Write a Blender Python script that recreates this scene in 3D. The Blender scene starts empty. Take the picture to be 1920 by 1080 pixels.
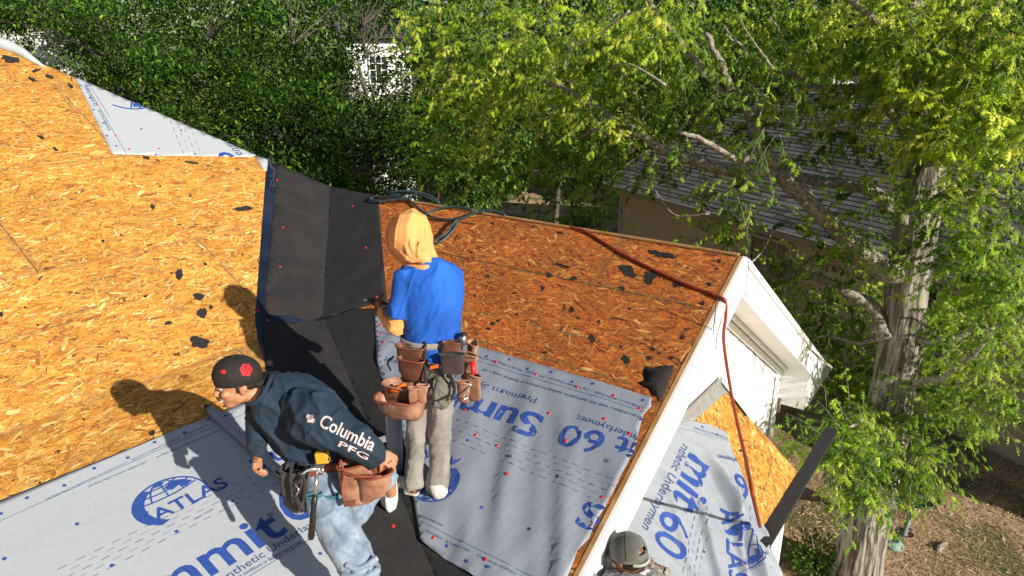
import bpy, bmesh, math, random, colorsys
import numpy as np
from mathutils import Vector, Matrix, noise
from mathutils.bvhtree import BVHTree
random.seed(7); RNG = np.random.default_rng(7)
scene = bpy.context.scene
COL = scene.collection
# ---------------------------------------------------------------- camera
FPX, TH, CAMZ = 1340.0, math.radians(18.6), 6.2
cd = bpy.data.cameras.new('camera'); cam = bpy.data.objects.new('camera', cd); COL.objects.link(cam)
cam.location = (0, 0, CAMZ); cam.rotation_euler = (math.radians(90) - TH, 0, 0)
cd.sensor_width = 36; cd.lens = 36 * FPX / 1920; cd.clip_start = .05; cd.clip_end = 500
scene.camera = cam
# ---------------------------------------------------------------- light
SUN = np.array([0.66, -0.648, 0.38]); SUN /= np.linalg.norm(SUN)
w = bpy.data.worlds.new('World'); scene.world = w; w.use_nodes = True
wn = w.node_tree; bg = wn.nodes['Background']
sky = wn.nodes.new('ShaderNodeTexSky'); sky.sky_type = 'NISHITA'; sky.sun_disc = False
sky.sun_elevation = math.asin(SUN[2]); sky.sun_rotation = math.atan2(SUN[0], SUN[1])
bg.inputs[1].default_value = 0.065
wn.links.new(sky.outputs[0], bg.inputs[0])
sl = bpy.data.lights.new('sun', 'SUN'); sl.energy = 5.0; sl.angle = math.radians(.5); sl.color = (1, .93, .82)
so = bpy.data.objects.new('sun', sl); COL.objects.link(so)
so.rotation_euler = Vector(SUN).to_track_quat('Z', 'Y').to_euler(); so.location = (8, -8, 14)
scene.view_settings.view_transform = 'Standard'; scene.view_settings.look = 'None'
scene.view_settings.exposure = 0.50; scene.view_settings.gamma = 1; scene.view_settings.use_curve_mapping = False

# ---------------------------------------------------------------- geometry helpers
CAM = np.array([0, 0, CAMZ]); UP = np.array([0, 0, 1.0])
def V(*a): return np.array(a, float)
def unit(v): v = np.asarray(v, float); return v / (np.linalg.norm(v) + 1e-12)
def ray(px, py):
    u = (px - 960) / FPX; v = (py - 540) / FPX
    return np.array([u, math.cos(TH) - v * math.sin(TH), -math.sin(TH) - v * math.cos(TH)])
def P(px, py, dep): return CAM + ray(px, py) * dep
def hit(px, py, n, p):
    d = ray(px, py); return CAM + d * (np.dot(np.asarray(p) - CAM, n) / np.dot(d, n))
AZ = math.radians(36.1)
eA = V(math.sin(AZ), math.cos(AZ), 0); eB = V(-math.cos(AZ), math.sin(AZ), 0)
C30, S30 = math.cos(math.radians(30)), math.sin(math.radians(30))
nB = unit(-eA * S30 + UP * C30)
FEET = P(800, 925, 4.4)
class Frame:
    def __init__(s, O, e1, n):
        s.O = np.asarray(O, float); s.n = unit(n); s.e1 = unit(e1); s.e2 = np.cross(s.n, s.e1)
    def uv(s, px, py, h=0):
        q = hit(px, py, s.n, s.O + s.n * h) - s.O; return np.array([q @ s.e1, q @ s.e2])
    def to(s, u, v, h=0): return s.O + s.e1 * u + s.e2 * v + s.n * h
    def px(s, px, py, h=0): u = s.uv(px, py, h); return s.to(u[0], u[1], h)
APEX = hit(1385, 480, nB, FEET)
P0 = hit(620, 352, nB, FEET); P1 = hit(605, 595, nB, FEET); P2 = hit(800, 1046, nB, FEET)
def nrmA(a, b):
    n = unit(np.cross(b - a, eA)); return n if n[2] > 0 else -n
n1 = nrmA(P0, P1); n2 = nrmA(P1, P2)
FB = Frame(APEX, -eB, nB); FA1 = Frame(P1, eA, n1); FA2 = Frame(P1, eA, n2)
OV = .30                                                   # gable overhang
WP = hit(1345, 715, eB, APEX + eB * OV)
pS = math.radians(34); nS = unit(-eB * math.sin(pS) + UP * math.cos(pS))
FS = Frame(WP, eA, nS)

FB.key, FA2.key, FS.key = 'FB', 'FA2', 'FS'
def tag(o, label=None, cat=None, group=None, kind=None):
    if label: o['label'] = label
    if cat: o['category'] = cat
    if group: o['group'] = group
    if kind: o['kind'] = kind
    return o
def empty(name, loc, label=None, cat=None, group=None, kind=None):
    o = bpy.data.objects.new(name, None); COL.objects.link(o); o.location = tuple(loc); o.empty_display_size = .1
    return tag(o, label, cat, group, kind)
def link(name, me, mat, parent=None, smooth=True):
    o = bpy.data.objects.new(name, me); COL.objects.link(o)
    if mat is not None:
        me.materials.clear(); me.materials.append(mat)
    if parent is not None:
        o.parent = parent
        M = Matrix.Identity(4); p = parent
        while p is not None:
            M = Matrix.LocRotScale(p.location, p.rotation_euler, p.scale) @ M; p = p.parent
        me.transform(M.inverted())
    if smooth and len(me.polygons):
        me.polygons.foreach_set('use_smooth', np.ones(len(me.polygons), bool))
    return o
def bm_obj(name, bm, mat, parent=None, smooth=False):
    me = bpy.data.meshes.new(name); bm.normal_update(); bm.to_mesh(me); bm.free()
    return link(name, me, mat, parent, smooth)
def np_mesh(name, verts, faces, col=None):
    verts = np.asarray(verts, np.float32); faces = np.asarray(faces, np.int32); k = faces.shape[1]
    me = bpy.data.meshes.new(name)
    me.vertices.add(len(verts)); me.vertices.foreach_set('co', verts.ravel())
    me.loops.add(faces.size); me.loops.foreach_set('vertex_index', faces.ravel())
    me.polygons.add(len(faces)); me.polygons.foreach_set('loop_start', np.arange(len(faces), dtype=np.int32) * k)
    me.polygons.foreach_set('loop_total', np.full(len(faces), k, np.int32))
    if col is not None:
        at = me.color_attributes.new('col', 'FLOAT_COLOR', 'POINT')
        c4 = np.ones((len(verts), 4), np.float32); c4[:, :3] = col; at.data.foreach_set('color', c4.ravel())
    me.update(calc_edges=True)
    return me
# ---------------------------------------------------------------- materials
def srgb(r, g, b):
    f = lambda c: (c / 255 / 12.92) if c / 255 <= .04045 else ((c / 255 + .055) / 1.055) ** 2.4
    return (f(r), f(g), f(b))
class NT:
    def __init__(s, m): s.t = m.node_tree; s.n = s.t.nodes; s.l = s.t.links
    def add(s, ty, **kw):
        n = s.n.new(ty)
        for k, v in kw.items():
            if k in ('op',): n.operation = v
            else: setattr(n, k, v)
        return n
    def L(s, a, b): s.l.new(a, b)
def material(name, color, rough=.7, nscale=None, namt=.25, col2=None, bump=0, bscale=60, metal=0, stretch=(1, 1, 1),
             attr=False, trans=0, spec=.5, sheen=0, coat=0, detail=4, ramp=(.35, .65), two_scale=None):
    m = bpy.data.materials.new(name); m.use_nodes = True; t = NT(m)
    b = t.n['Principled BSDF']; b.inputs['Roughness'].default_value = rough; b.inputs['Metallic'].default_value = metal
    b.inputs['Specular IOR Level'].default_value = spec
    if sheen: b.inputs['Sheen Weight'].default_value = sheen
    if coat: b.inputs['Coat Weight'].default_value = coat
    tc = t.add('ShaderNodeTexCoord'); mp = t.add('ShaderNodeMapping'); mp.inputs['Scale'].default_value = stretch
    t.L(tc.outputs['Object'], mp.inputs[0])
    src = None
    if attr:
        a = t.add('ShaderNodeAttribute', attribute_name='col'); src = a.outputs['Color']
    if nscale:
        nz = t.add('ShaderNodeTexNoise'); nz.inputs['Scale'].default_value = nscale; nz.inputs['Detail'].default_value = detail
        nz.inputs['Roughness'].default_value = .6
        t.L(mp.outputs[0], nz.inputs[0])
        mr = t.add('ShaderNodeMapRange'); mr.inputs[1].default_value = ramp[0]; mr.inputs[2].default_value = ramp[1]
        t.L(nz.outputs[0], mr.inputs[0])
        mx = t.add('ShaderNodeMix', data_type='RGBA')
        t.L(mr.outputs[0], mx.inputs[0])
        if attr:
            mx.blend_type = 'MULTIPLY'; mx.inputs[0].default_value = 1
            t.l.remove(mx.inputs[0].links[0])
            mr.inputs[3].default_value = 1 - namt; mr.inputs[4].default_value = 1 + namt
            cb = t.add('ShaderNodeCombineColor')
            for i in range(3): t.L(mr.outputs[0], cb.inputs[i])
            t.L(src, mx.inputs[6]); t.L(cb.outputs[0], mx.inputs[7])
        else:
            c2 = col2 if col2 else tuple(c * (1 - namt) for c in color)
            mx.inputs[6].default_value = (*color, 1); mx.inputs[7].default_value = (*c2, 1)
        src = mx.outputs[2]
    if src is not None: t.L(src, b.inputs['Base Color'])
    else: b.inputs['Base Color'].default_value = (*color, 1)
    if bump:
        nb = t.add('ShaderNodeTexNoise'); nb.inputs['Scale'].default_value = bscale; nb.inputs['Detail'].default_value = 5
        t.L(mp.outputs[0], nb.inputs[0])
        bp = t.add('ShaderNodeBump'); bp.inputs['Strength'].default_value = 1; bp.inputs['Distance'].default_value = bump
        t.L(nb.outputs[0], bp.inputs['Height']); t.L(bp.outputs[0], b.inputs['Normal'])
    if trans:
        tr = t.add('ShaderNodeBsdfTranslucent'); ms = t.add('ShaderNodeMixShader'); ms.inputs[0].default_value = trans
        if src is not None: t.L(src, tr.inputs[0])
        else: tr.inputs[0].default_value = (*color, 1)
        t.L(b.outputs[0], ms.inputs[1]); t.L(tr.outputs[0], ms.inputs[2])
        t.L(ms.outputs[0], t.n['Material Output'].inputs[0])
    return m
MT = {}
MT['strand'] = material('osb_strands', (1, 1, 1), .75, 140, .16, attr=True, stretch=(1, 1, 1), bump=.0006, bscale=200)
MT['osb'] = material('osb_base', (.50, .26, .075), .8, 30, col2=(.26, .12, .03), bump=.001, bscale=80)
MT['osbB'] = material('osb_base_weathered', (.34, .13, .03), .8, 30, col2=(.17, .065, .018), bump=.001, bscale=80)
MT['lumber'] = material('lumber', (.50, .28, .11), .75, 8, col2=(.30, .15, .05), stretch=(1, 1, 1), bump=.001)
MT['white'] = material('white_paint', (.86, .86, .85), .45, 3, .07, bump=.0008, bscale=25)
MT['whitedirty'] = material('white_paint_weathered', (.82, .81, .78), .5, 9, col2=(.70, .69, .65), bump=.0008, bscale=40)
MT['metal'] = material('flashing_metal', (.42, .42, .41), .45, 12, col2=(.30, .30, .29), metal=.4)
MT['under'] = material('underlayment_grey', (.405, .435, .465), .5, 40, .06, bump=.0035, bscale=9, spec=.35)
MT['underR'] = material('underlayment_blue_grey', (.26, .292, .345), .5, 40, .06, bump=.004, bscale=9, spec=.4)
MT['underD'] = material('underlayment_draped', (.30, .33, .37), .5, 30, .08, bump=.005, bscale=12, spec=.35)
MT['ink'] = material('blue_print', (.035, .085, .34), .55, 60, .25, spec=.3)
MT['ink2'] = material('dark_blue_print', (.05, .085, .22), .55, spec=.3)
MT['felt'] = material('black_felt', (.020, .0195, .021), .9, 5, col2=(.031, .029, .029), bump=.004, bscale=7, spec=.25)
MT['felt2'] = material('black_felt_edge', (.02, .02, .022), .8, 30, .3)
MT['shield'] = material('ice_shield', (.010, .013, .028), .28, 3, col2=(.02, .028, .055), bump=.003, bscale=10)
MT['redcap'] = material('red_cap', (.58, .015, .025), .4)
MT['scrap'] = material('felt_scrap', (.022, .018, .017), .9, 60, .4, bump=.001)
MT['chalk'] = material('green_line', (.17, .17, .06), .9, 40, .4)
# ---------------------------------------------------------------- polygon sheet builder
def poly_bm(pts2, grid=None):
    bm = bmesh.new(); vs = [bm.verts.new((p[0], p[1], 0)) for p in pts2]; bm.faces.new(vs)
    if grid: grid_cut(bm, grid)
    return bm
def grid_cut(bm, step):
    xs = [v.co.x for v in bm.verts]; ys = [v.co.y for v in bm.verts]
    for ax, lo, hi in ((0, min(xs), max(xs)), (1, min(ys), max(ys))):
        k = math.ceil(lo / step) * step
        while k < hi:
            co = (k, 0, 0) if ax == 0 else (0, k, 0); no = (1, 0, 0) if ax == 0 else (0, 1, 0)
            bmesh.ops.bisect_plane(bm, geom=bm.verts[:] + bm.edges[:] + bm.faces[:], plane_co=co, plane_no=no, dist=1e-6)
            k += step
def flat_to(bm, frame, hf):
    for v in bm.verts:
        h = hf(v.co.x, v.co.y) if callable(hf) else hf
        v.co = Vector(frame.to(v.co.x, v.co.y, h))
    bm.normal_update()
    if len(bm.faces):
        s = sum((f.normal * f.calc_area() for f in bm.faces), Vector())
        if s.dot(Vector(frame.n)) < 0: bmesh.ops.reverse_faces(bm, faces=bm.faces[:])
def solidify(bm, t):
    """give a sheet thickness downwards"""
    bm.normal_update()
    fs = bm.faces[:]; nm = {v: v.normal.copy() for v in bm.verts}
    r = bmesh.ops.duplicate(bm, geom=bm.verts[:] + bm.edges[:] + fs); mp = r['vert_map']
    new = [g for g in r['geom'] if isinstance(g, bmesh.types.BMFace)]
    for v, n in nm.items(): mp[v].co = v.co - n * t
    bmesh.ops.reverse_faces(bm, faces=new)
    for f in fs:
        for e in f.edges:
            if sum(1 for q in e.link_faces) == 1:
                l = [l for l in f.loops if l.edge == e][0]; a, b = l.vert, l.link_loop_next.vert
                bm.faces.new((b, a, mp[a], mp[b]))
def sheet(name, frame, pts, hf, mat, parent=None, grid=.06, thick=.0015, smooth=True, px=True):
    uv = [frame.uv(*p) for p in pts] if px else pts
    bm = poly_bm(uv, grid); flat_to(bm, frame, hf)
    if thick: solidify(bm, thick)
    return bm_obj(name, bm, mat, parent, smooth)
def box_bm(bm, O, X, Y, Z):
    """box from corner O with edge vectors"""
    O, X, Y, Z = map(lambda a: Vector(a), (O, X, Y, Z))
    c = [O, O + X, O + X + Y, O + Y, O + Z, O + X + Z, O + X + Y + Z, O + Y + Z]
    v = [bm.verts.new(p) for p in c]
    fl = (X.cross(Y)).dot(Z) < 0
    for f in ((0, 3, 2, 1), (4, 5, 6, 7), (0, 1, 5, 4), (1, 2, 6, 5), (2, 3, 7, 6), (3, 0, 4, 7)):
        q = [v[i] for i in f]; bm.faces.new(q[::-1] if fl else q)
def boxo(name, O, X, Y, Z, mat, parent=None, bevel=0):
    bm = bmesh.new(); box_bm(bm, O, X, Y, Z)
    if bevel: bmesh.ops.bevel(bm, geom=bm.edges[:], offset=bevel, segments=2, affect='EDGES', profile=.6)
    return bm_obj(name, bm, mat, parent)
def prism(name, pts3, ext, mat, parent=None):
    """closed prism from planar 3d polygon and extrusion vector"""
    bm = bmesh.new(); a = [bm.verts.new(Vector(p)) for p in pts3]; b = [bm.verts.new(Vector(np.asarray(p) + ext)) for p in pts3]
    bm.faces.new(a); bm.faces.new(b[::-1])
    n = len(a)
    for i in range(n): bm.faces.new((a[(i + 1) % n], a[i], b[i], b[(i + 1) % n]))
    bmesh.ops.recalc_face_normals(bm, faces=bm.faces[:])
    return bm_obj(name, bm, mat, parent)
def tube_arrays(pts, rad, sides=10, cap=True, lump=0, seed=0):
    pts = np.asarray(pts, float); n = len(pts); rad = np.broadcast_to(np.asarray(rad, float), (n,))
    T = np.gradient(pts, axis=0); T /= np.linalg.norm(T, axis=1)[:, None] + 1e-9
    ref = V(0, 0, 1) if abs(T[0][2]) < .9 else V(1, 0, 0)
    vs = []; A = unit(np.cross(T[0], ref))
    for i in range(n):
        A = unit(A - T[i] * (A @ T[i])); B = np.cross(T[i], A)
        for k in range(sides):
            a = 2 * math.pi * k / sides; r = rad[i]
            d = A * math.cos(a) + B * math.sin(a)
            if lump:
                q = pts[i] + d * r
                r *= 1 + lump * noise.noise(Vector((math.cos(a) * 2.2 + seed, math.sin(a) * 2.2, i * .15))) + lump * .8 * noise.noise(Vector((math.cos(a) * 6 + seed, math.sin(a) * 6, i * .3)))
            vs.append(pts[i] + d * r)
    fs = []
    for i in range(n - 1):
        for k in range(sides):
            a = i * sides + k; b = i * sides + (k + 1) % sides
            fs.append((a, b, b + sides, a + sides))
    if cap:
        c0 = len(vs); vs.append(pts[0]); vs.append(pts[-1])
        for k in range(sides):
            fs.append((c0, (k + 1) % sides, k, c0)); e = (n - 1) * sides
            fs.append((c0 + 1, e + k, e + (k + 1) % sides, c0 + 1))
    return np.array(vs), fs
def tube(name, pts, rad, mat, parent=None, sides=10, lump=0, seed=0):
    vs, fs = tube_arrays(pts, rad, sides, True, lump, seed)
    bm = bmesh.new(); bv = [bm.verts.new(v) for v in vs]
    for f in fs:
        f = list(dict.fromkeys(f))
        bm.faces.new([bv[i] for i in f])
    return bm_obj(name, bm, mat, parent, True)
def catmull(pts, n=8):
    pts = [np.asarray(p, float) for p in pts]; p = [2 * pts[0] - pts[1]] + pts + [2 * pts[-1] - pts[-2]]; out = []
    for i in range(1, len(p) - 2):
        for k in range(n):
            t = k / n
            out.append(.5 * ((2 * p[i]) + (-p[i - 1] + p[i + 1]) * t + (2 * p[i - 1] - 5 * p[i] + 4 * p[i + 1] - p[i + 2]) * t * t + (-p[i - 1] + 3 * p[i] - 3 * p[i + 1] + p[i + 2]) * t ** 3))
    out.append(pts[-1]); return np.array(out)
def inpoly(uv, poly):
    x, y = uv[:, 0], uv[:, 1]; ins = np.zeros(len(uv), bool); n = len(poly); j = n - 1
    for i in range(n):
        xi, yi = poly[i]; xj, yj = poly[j]
        c = ((yi > y) != (yj > y)) & (x < (xj - xi) * (y - yi) / (yj - yi + 1e-12) + xi)
        ins ^= c; j = i
    return ins
# ---------------------------------------------------------------- printed lettering
_tc = {}
def text_mesh(s, bold=0.0):
    key = (s, bold)
    if key in _tc: return _tc[key]
    cu = bpy.data.curves.new('t', 'FONT'); cu.body = s; cu.resolution_u = 3; cu.offset = bold; cu.fill_mode = 'FRONT'
    o = bpy.data.objects.new('t', cu); COL.objects.link(o)
    dg = bpy.context.evaluated_depsgraph_get(); dg.update()
    me = bpy.data.meshes.new_from_object(o.evaluated_get(dg), depsgraph=dg)
    vs = np.array([v.co[:2] for v in me.vertices]) if len(me.vertices) else np.zeros((0, 2))
    fs = [tuple(p.vertices) for p in me.polygons]
    bpy.data.objects.remove(o); bpy.data.curves.remove(cu); bpy.data.meshes.remove(me)
    _tc[key] = (vs, fs, vs[:, 0].min(), vs[:, 0].max()); return _tc[key]
def place2d(bm, vs, fs, A, X, Y):
    bv = [bm.verts.new((*(A + X * p[0] + Y * p[1]), 0)) for p in vs]
    for f in fs:
        try: bm.faces.new([bv[i] for i in f])
        except ValueError: pass
class PB:
    def __init__(s): s.parts = []
    def new(s, name):
        b = bmesh.new(); s.parts.append([name, b]); return b
def text_on(bm, frame, s, pa, pb, hscale=1.0, bold=0.0):
    if isinstance(bm, PB): bm = bm.new('lettering')
    hscale *= {'FB': .66, 'FA2': .82, 'FS': .86}.get(getattr(frame, 'key', ''), 1)
    vs, fs, x0, x1 = text_mesh(s, bold)
    a = frame.uv(*pa); b = frame.uv(*pb); X = (b - a) / (x1 - x0)
    Y = np.array([-X[1], X[0]]) * hscale
    place2d(bm, vs - [x0, 0], fs, a, X, Y)
def strip2(bm, pts, wdt):
    pts = [np.asarray(p, float) for p in pts]
    L = []; R = []
    for i, p in enumerate(pts):
        t = unit(pts[min(i + 1, len(pts) - 1)] - pts[max(i - 1, 0)]); nn = np.array([-t[1], t[0]]) * wdt / 2
        L.append(bm.verts.new((*(p + nn), 0))); R.append(bm.verts.new((*(p - nn), 0)))
    for i in range(len(pts) - 1): bm.faces.new((R[i], R[i + 1], L[i + 1], L[i]))
def disc2(bm, c, r, n=14):
    bm.faces.new([bm.verts.new((c[0] + r * math.cos(2 * math.pi * k / n), c[1] + r * math.sin(2 * math.pi * k / n), 0)) for k in range(n)])
def finish_print(name, bm, frame, hf, clip, mat, parent, lift=.002, grid=.05):
    """cut the print to the sheet outline (convex-ish list of uv), drape it on the sheet"""
    if isinstance(bm, PB):
        for nm, b in bm.parts: finish_print(nm, b, frame, hf, clip, mat, parent, lift, grid)
        return
    if grid: grid_cut(bm, grid)
    if clip is not None:
        cs = np.array([f.calc_center_median()[:2] for f in bm.faces])
        if len(cs):
            ok = inpoly(cs, clip)
            bmesh.ops.delete(bm, geom=[f for f, k in zip(bm.faces[:], ok) if not k], context='FACES')
    if not len(bm.faces): bm.free(); return None
    h2 = (lambda u, v: hf(u, v) + lift) if callable(hf) else hf + lift
    flat_to(bm, frame, h2)
    bm.normal_update()
    for f in bm.faces:
        if f.normal.dot(Vector(frame.n)) < 0: f.normal_flip()
    o = bm_obj(name, bm, mat, parent)
    if name in ('fine_print', 'printed_dots'): o['kind'] = 'stuff'
    return o
def small_print(frame, a, b, s, hs=1.0):
    pass
def globe(bm, frame, pc, pr, tilt_pa, tilt_pb):
    """globe emblem: crescent, meridians, parallels and land patches. pc centre px, pr px point on the rim, reading direction pa->pb"""
    if isinstance(bm, PB): bm = bm.new('emblem')
    c = frame.uv(*pc); r = np.linalg.norm(frame.uv(*pr) - c)
    X = unit(frame.uv(*tilt_pb) - frame.uv(*tilt_pa)) * r; Y = np.array([-X[1], X[0]])
    g = lambda x, y: c + X * x + Y * y * .82
    wd = r * .055
    A = np.radians(np.linspace(215, -12, 40))
    strip2(bm, [g(math.cos(a), math.sin(a)) for a in A], wd)
    # left crescent
    o = [g(math.cos(a), math.sin(a)) for a in np.radians(np.linspace(232, 115, 20))]
    i_ = [g(.16 + .93 * math.cos(a) * .92, .93 * math.sin(a) * .95 - .02) for a in np.radians(np.linspace(232, 118, 20))]
    vo = [bm.verts.new((*p, 0)) for p in o]; vi = [bm.verts.new((*p, 0)) for p in i_]
    for k in range(19): bm.faces.new((vo[k], vo[k + 1], vi[k + 1], vi[k]))
    for m_ in (-.45, 0.02, .5):                                    # meridians
        strip2(bm, [g(m_ * math.cos(t) + .12 * (1 - math.cos(t)), math.sin(t)) for t in np.radians(np.linspace(14, 88, 12))], wd * .8)
    for y0, k in ((.30, .88), (.56, .76), (.80, .5)):               # parallels
        strip2(bm, [g(x, y0 - .12 * (1 - (x / k) ** 2) + .05) for x in np.linspace(-k, k, 12)], wd * .8)
    for blob in ([(.05, .62), (.35, .80), (.62, .66), (.80, .40), (.55, .30), (.42, .48), (.2, .40)],
                 [(-.25, .86), (.0, .97), (.22, .92), (.05, .78)],
                 [(-.92, .1), (-.70, .18), (-.66, .0), (-.8, -.3), (-.95, -.2)]):
        bm.faces.new([bm.verts.new((*g(*q), 0)) for q in blob])
# ================================================================ HOUSE
def clip_half(poly, n, d):
    out = []
    for i in range(len(poly)):
        a, b = poly[i], poly[(i + 1) % len(poly)]; da, db = a @ n - d, b @ n - d
        if da <= 0: out.append(a)
        if (da < 0 < db) or (db < 0 < da): out.append(a + (b - a) * da / (da - db))
    return out
def clip_rect(poly, x0, x1, y0, y1):
    for n, d in ((V(1, 0), x1), (V(-1, 0), -x0), (V(0, 1), y1), (V(0, -1), -y0)):
        if len(poly) < 3: return []
        poly = clip_half(poly, n, d)
    return poly
def area2(p): p = np.array(p); x, y = p[:, 0], p[:, 1]; return abs(np.dot(x, np.roll(y, -1)) - np.dot(y, np.roll(x, -1))) / 2
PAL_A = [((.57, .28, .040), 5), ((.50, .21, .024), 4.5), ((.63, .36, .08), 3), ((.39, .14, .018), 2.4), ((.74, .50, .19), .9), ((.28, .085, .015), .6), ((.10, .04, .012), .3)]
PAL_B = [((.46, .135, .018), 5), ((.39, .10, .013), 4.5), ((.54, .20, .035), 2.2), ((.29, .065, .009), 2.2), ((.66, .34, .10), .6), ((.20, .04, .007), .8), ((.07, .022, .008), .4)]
def strands(frame, poly, dens, pal, parent, ang=0.0, spread=.42, seed=0):
    ks = .78 if pal is PAL_B else .82; dens = dens / ks ** 2
    rng = np.random.default_rng(seed)
    poly = np.array(poly); lo = poly.min(0); hi = poly.max(0); n = int(dens * np.prod(hi - lo))
    c = rng.uniform(lo, hi, (n, 2)); L = np.clip(rng.gamma(4, .021, n), .015, .24); Wd = np.clip(rng.gamma(3.5, .0037, n), .003, .038)
    L *= ks; Wd *= ks; sl = rng.random(n) < .16; Wd[sl] = rng.uniform(.0012, .003, sl.sum()); L[sl] = rng.uniform(.015, .07, sl.sum())
    a = ang + rng.normal(0, spread, n); r = rng.random(n) < .22; a[r] = rng.uniform(-1.57, 1.57, r.sum())
    dx = np.stack([np.cos(a), np.sin(a)], 1); dy = np.stack([-dx[:, 1], dx[:, 0]], 1)
    ok = inpoly(c + dx * L[:, None] / 2, poly) & inpoly(c - dx * L[:, None] / 2, poly) & inpoly(c, poly)
    c, L, Wd, dx, dy, sl = c[ok], L[ok], Wd[ok], dx[ok], dy[ok], sl[ok]; n = len(c)
    T = np.array([(-.5, -.15), (-.42, -.5), (.40, -.5), (.5, -.1), (.44, .5), (-.38, .5)])
    tt = T[None] + rng.normal(0, .07, (n, 6, 2))
    p = c[:, None] + dx[:, None] * (tt[..., :1] * L[:, None, None]) + dy[:, None] * (tt[..., 1:] * Wd[:, None, None])
    h = .0004 + rng.random(n) * .0017
    h6 = h[:, None] + rng.normal(0, .00012, (n, 6))
    X = frame.O + p[..., :1] * frame.e1 + p[..., 1:] * frame.e2 + h6[..., None] * frame.n
    w_ = np.array([q[1] for q in pal]); w_ = w_ / w_.sum()
    colr = np.array([q[0] for q in pal])[rng.choice(len(pal), n, p=w_)]
    colr[sl] = np.array(pal[-1][0]) * 1.6
    # broad tonal patches, as the panels have
    pn = np.array([noise.noise(Vector((q[0] * 2.0, q[1] * 3.2, seed))) for q in c])
    colr = colr * (1 + .28 * pn[:, None]) * rng.uniform(.86, 1.14, (n, 1))
    col = np.repeat(np.clip(colr, 0, .95), 6, axis=0)
    f = np.arange(n * 6).reshape(n, 6)
    me = np_mesh('wood_strands', X.reshape(-1, 3), f, col)
    o = link('wood_strands', me, MT['strand'], parent, smooth=False); o['kind'] = 'stuff'
    return o
PANELS = []
def deck(frame, poly, mat, pal, v0, u0, dens, seed, name='deck_panel', rows=1.22, cols=2.44, strand_clip=None, house=None, ang=0.0):
    poly = [np.asarray(p, float) for p in poly]; A = np.array(poly)
    j0 = math.floor((A[:, 1].min() - v0) / rows); j1 = math.ceil((A[:, 1].max() - v0) / rows)
    for j in range(j0, j1):
        off = u0 + (cols / 2 if j % 2 else 0)
        i0 = math.floor((A[:, 0].min() - off) / cols); i1 = math.ceil((A[:, 0].max() - off) / cols)
        for i in range(i0, i1):
            g = .0028
            q = clip_rect(poly, off + i * cols + g, off + (i + 1) * cols - g, v0 + j * rows + g, v0 + (j + 1) * rows - g)
            if len(q) < 3 or area2(q) < .02: continue
            bm = bmesh.new(); vs = [bm.verts.new((p[0], p[1], 0)) for p in q]; bm.faces.new(vs)
            dz = 0.0006 * ((i * 7 + j * 3) % 3)
            flat_to(bm, frame, dz); solidify(bm, .012)
            o = bm_obj(name, bm, mat, house)
            PANELS.append((o, frame, q, dz))
            if dens:
                rn = random.Random(i * 13 + j); bn = bmesh.new(); A_ = np.array(q)
                for iu in range(math.ceil(A_[:, 0].min() / .61), math.floor(A_[:, 0].max() / .61) + 1):
                    for iv in range(math.ceil(A_[:, 1].min() / .2), math.floor(A_[:, 1].max() / .2) + 1):
                        c_ = (iu * .61 + rn.uniform(-.012, .012), iv * .2 + rn.uniform(-.03, .03))
                        if inpoly(np.array([c_]), A_)[0] and rn.random() < .8: disc2(bn, c_, rn.uniform(.004, .007), 7)
                if len(bn.faces): flat_to(bn, frame, dz + .0028); bm_obj('nail_heads', bn, MT['scrap'], o)['kind'] = 'stuff'
                else: bn.free()
            sc = clip_rect(q, *strand_clip) if strand_clip else q
            if len(sc) >= 3 and dens:
                fr = Frame(frame.O + frame.n * dz, frame.e1, frame.n); strands(fr, sc, dens, pal, o, ang, seed=seed + i * 17 + j * 5)
HOUSE = empty('house', (APEX[0], APEX[1], 0), 'house being re-roofed, bare wood panel roofs and bright white front gable wall', 'house')
# --- valley/ridge polygons in uv
B_poly = [FB.uv(620, 352), FB.uv(1385, 480), FB.uv(1010, 1206), FB.uv(905, 1290), FB.uv(605, 595)]
vB2 = FB.uv(800, 1046); vB1 = FB.uv(605, 595); vBe = vB1 + (vB2 - vB1) * 1.55
B_poly = [FB.uv(620, 352), np.array([0., 0.]), np.array([0., -2.95]), np.array([vBe[0], -2.95]) if vBe[1] < -2.95 else vBe, vB1]
if vBe[1] > -2.95: B_poly[2] = np.array([0., vBe[1]])
jB = FB.uv(1150, 543)[1]; cB = FB.uv(1140, 490)[0]
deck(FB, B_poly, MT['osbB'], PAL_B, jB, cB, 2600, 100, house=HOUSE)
hip0 = FA1.uv(-420, -95); A1_poly = [hip0, FA1.uv(620, 352), np.array([0., 0.]), np.array([-7., 0.]), np.array([-7., hip0[1]])]
cA = FA1.uv(95, 150)[0]
deck(FA1, A1_poly[::-1], MT['osb'], PAL_A, 0.0, cA, 2300, 300, house=HOUSE, strand_clip=(-6, 3, -.1, 9))
a2b = FA2.uv(800, 1046); a2e = a2b * 1.5
A2_poly = [np.array([-7., 0.]), np.array([0., 0.]), a2e, np.array([-7., a2e[1]])]
deck(FA2, A2_poly[::-1], MT['osb'], PAL_A, 0.0, cA + .8, 2300, 500, house=HOUSE, strand_clip=(-4.2, FA2.uv(560, 760)[0], -1.3, .01))
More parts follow.
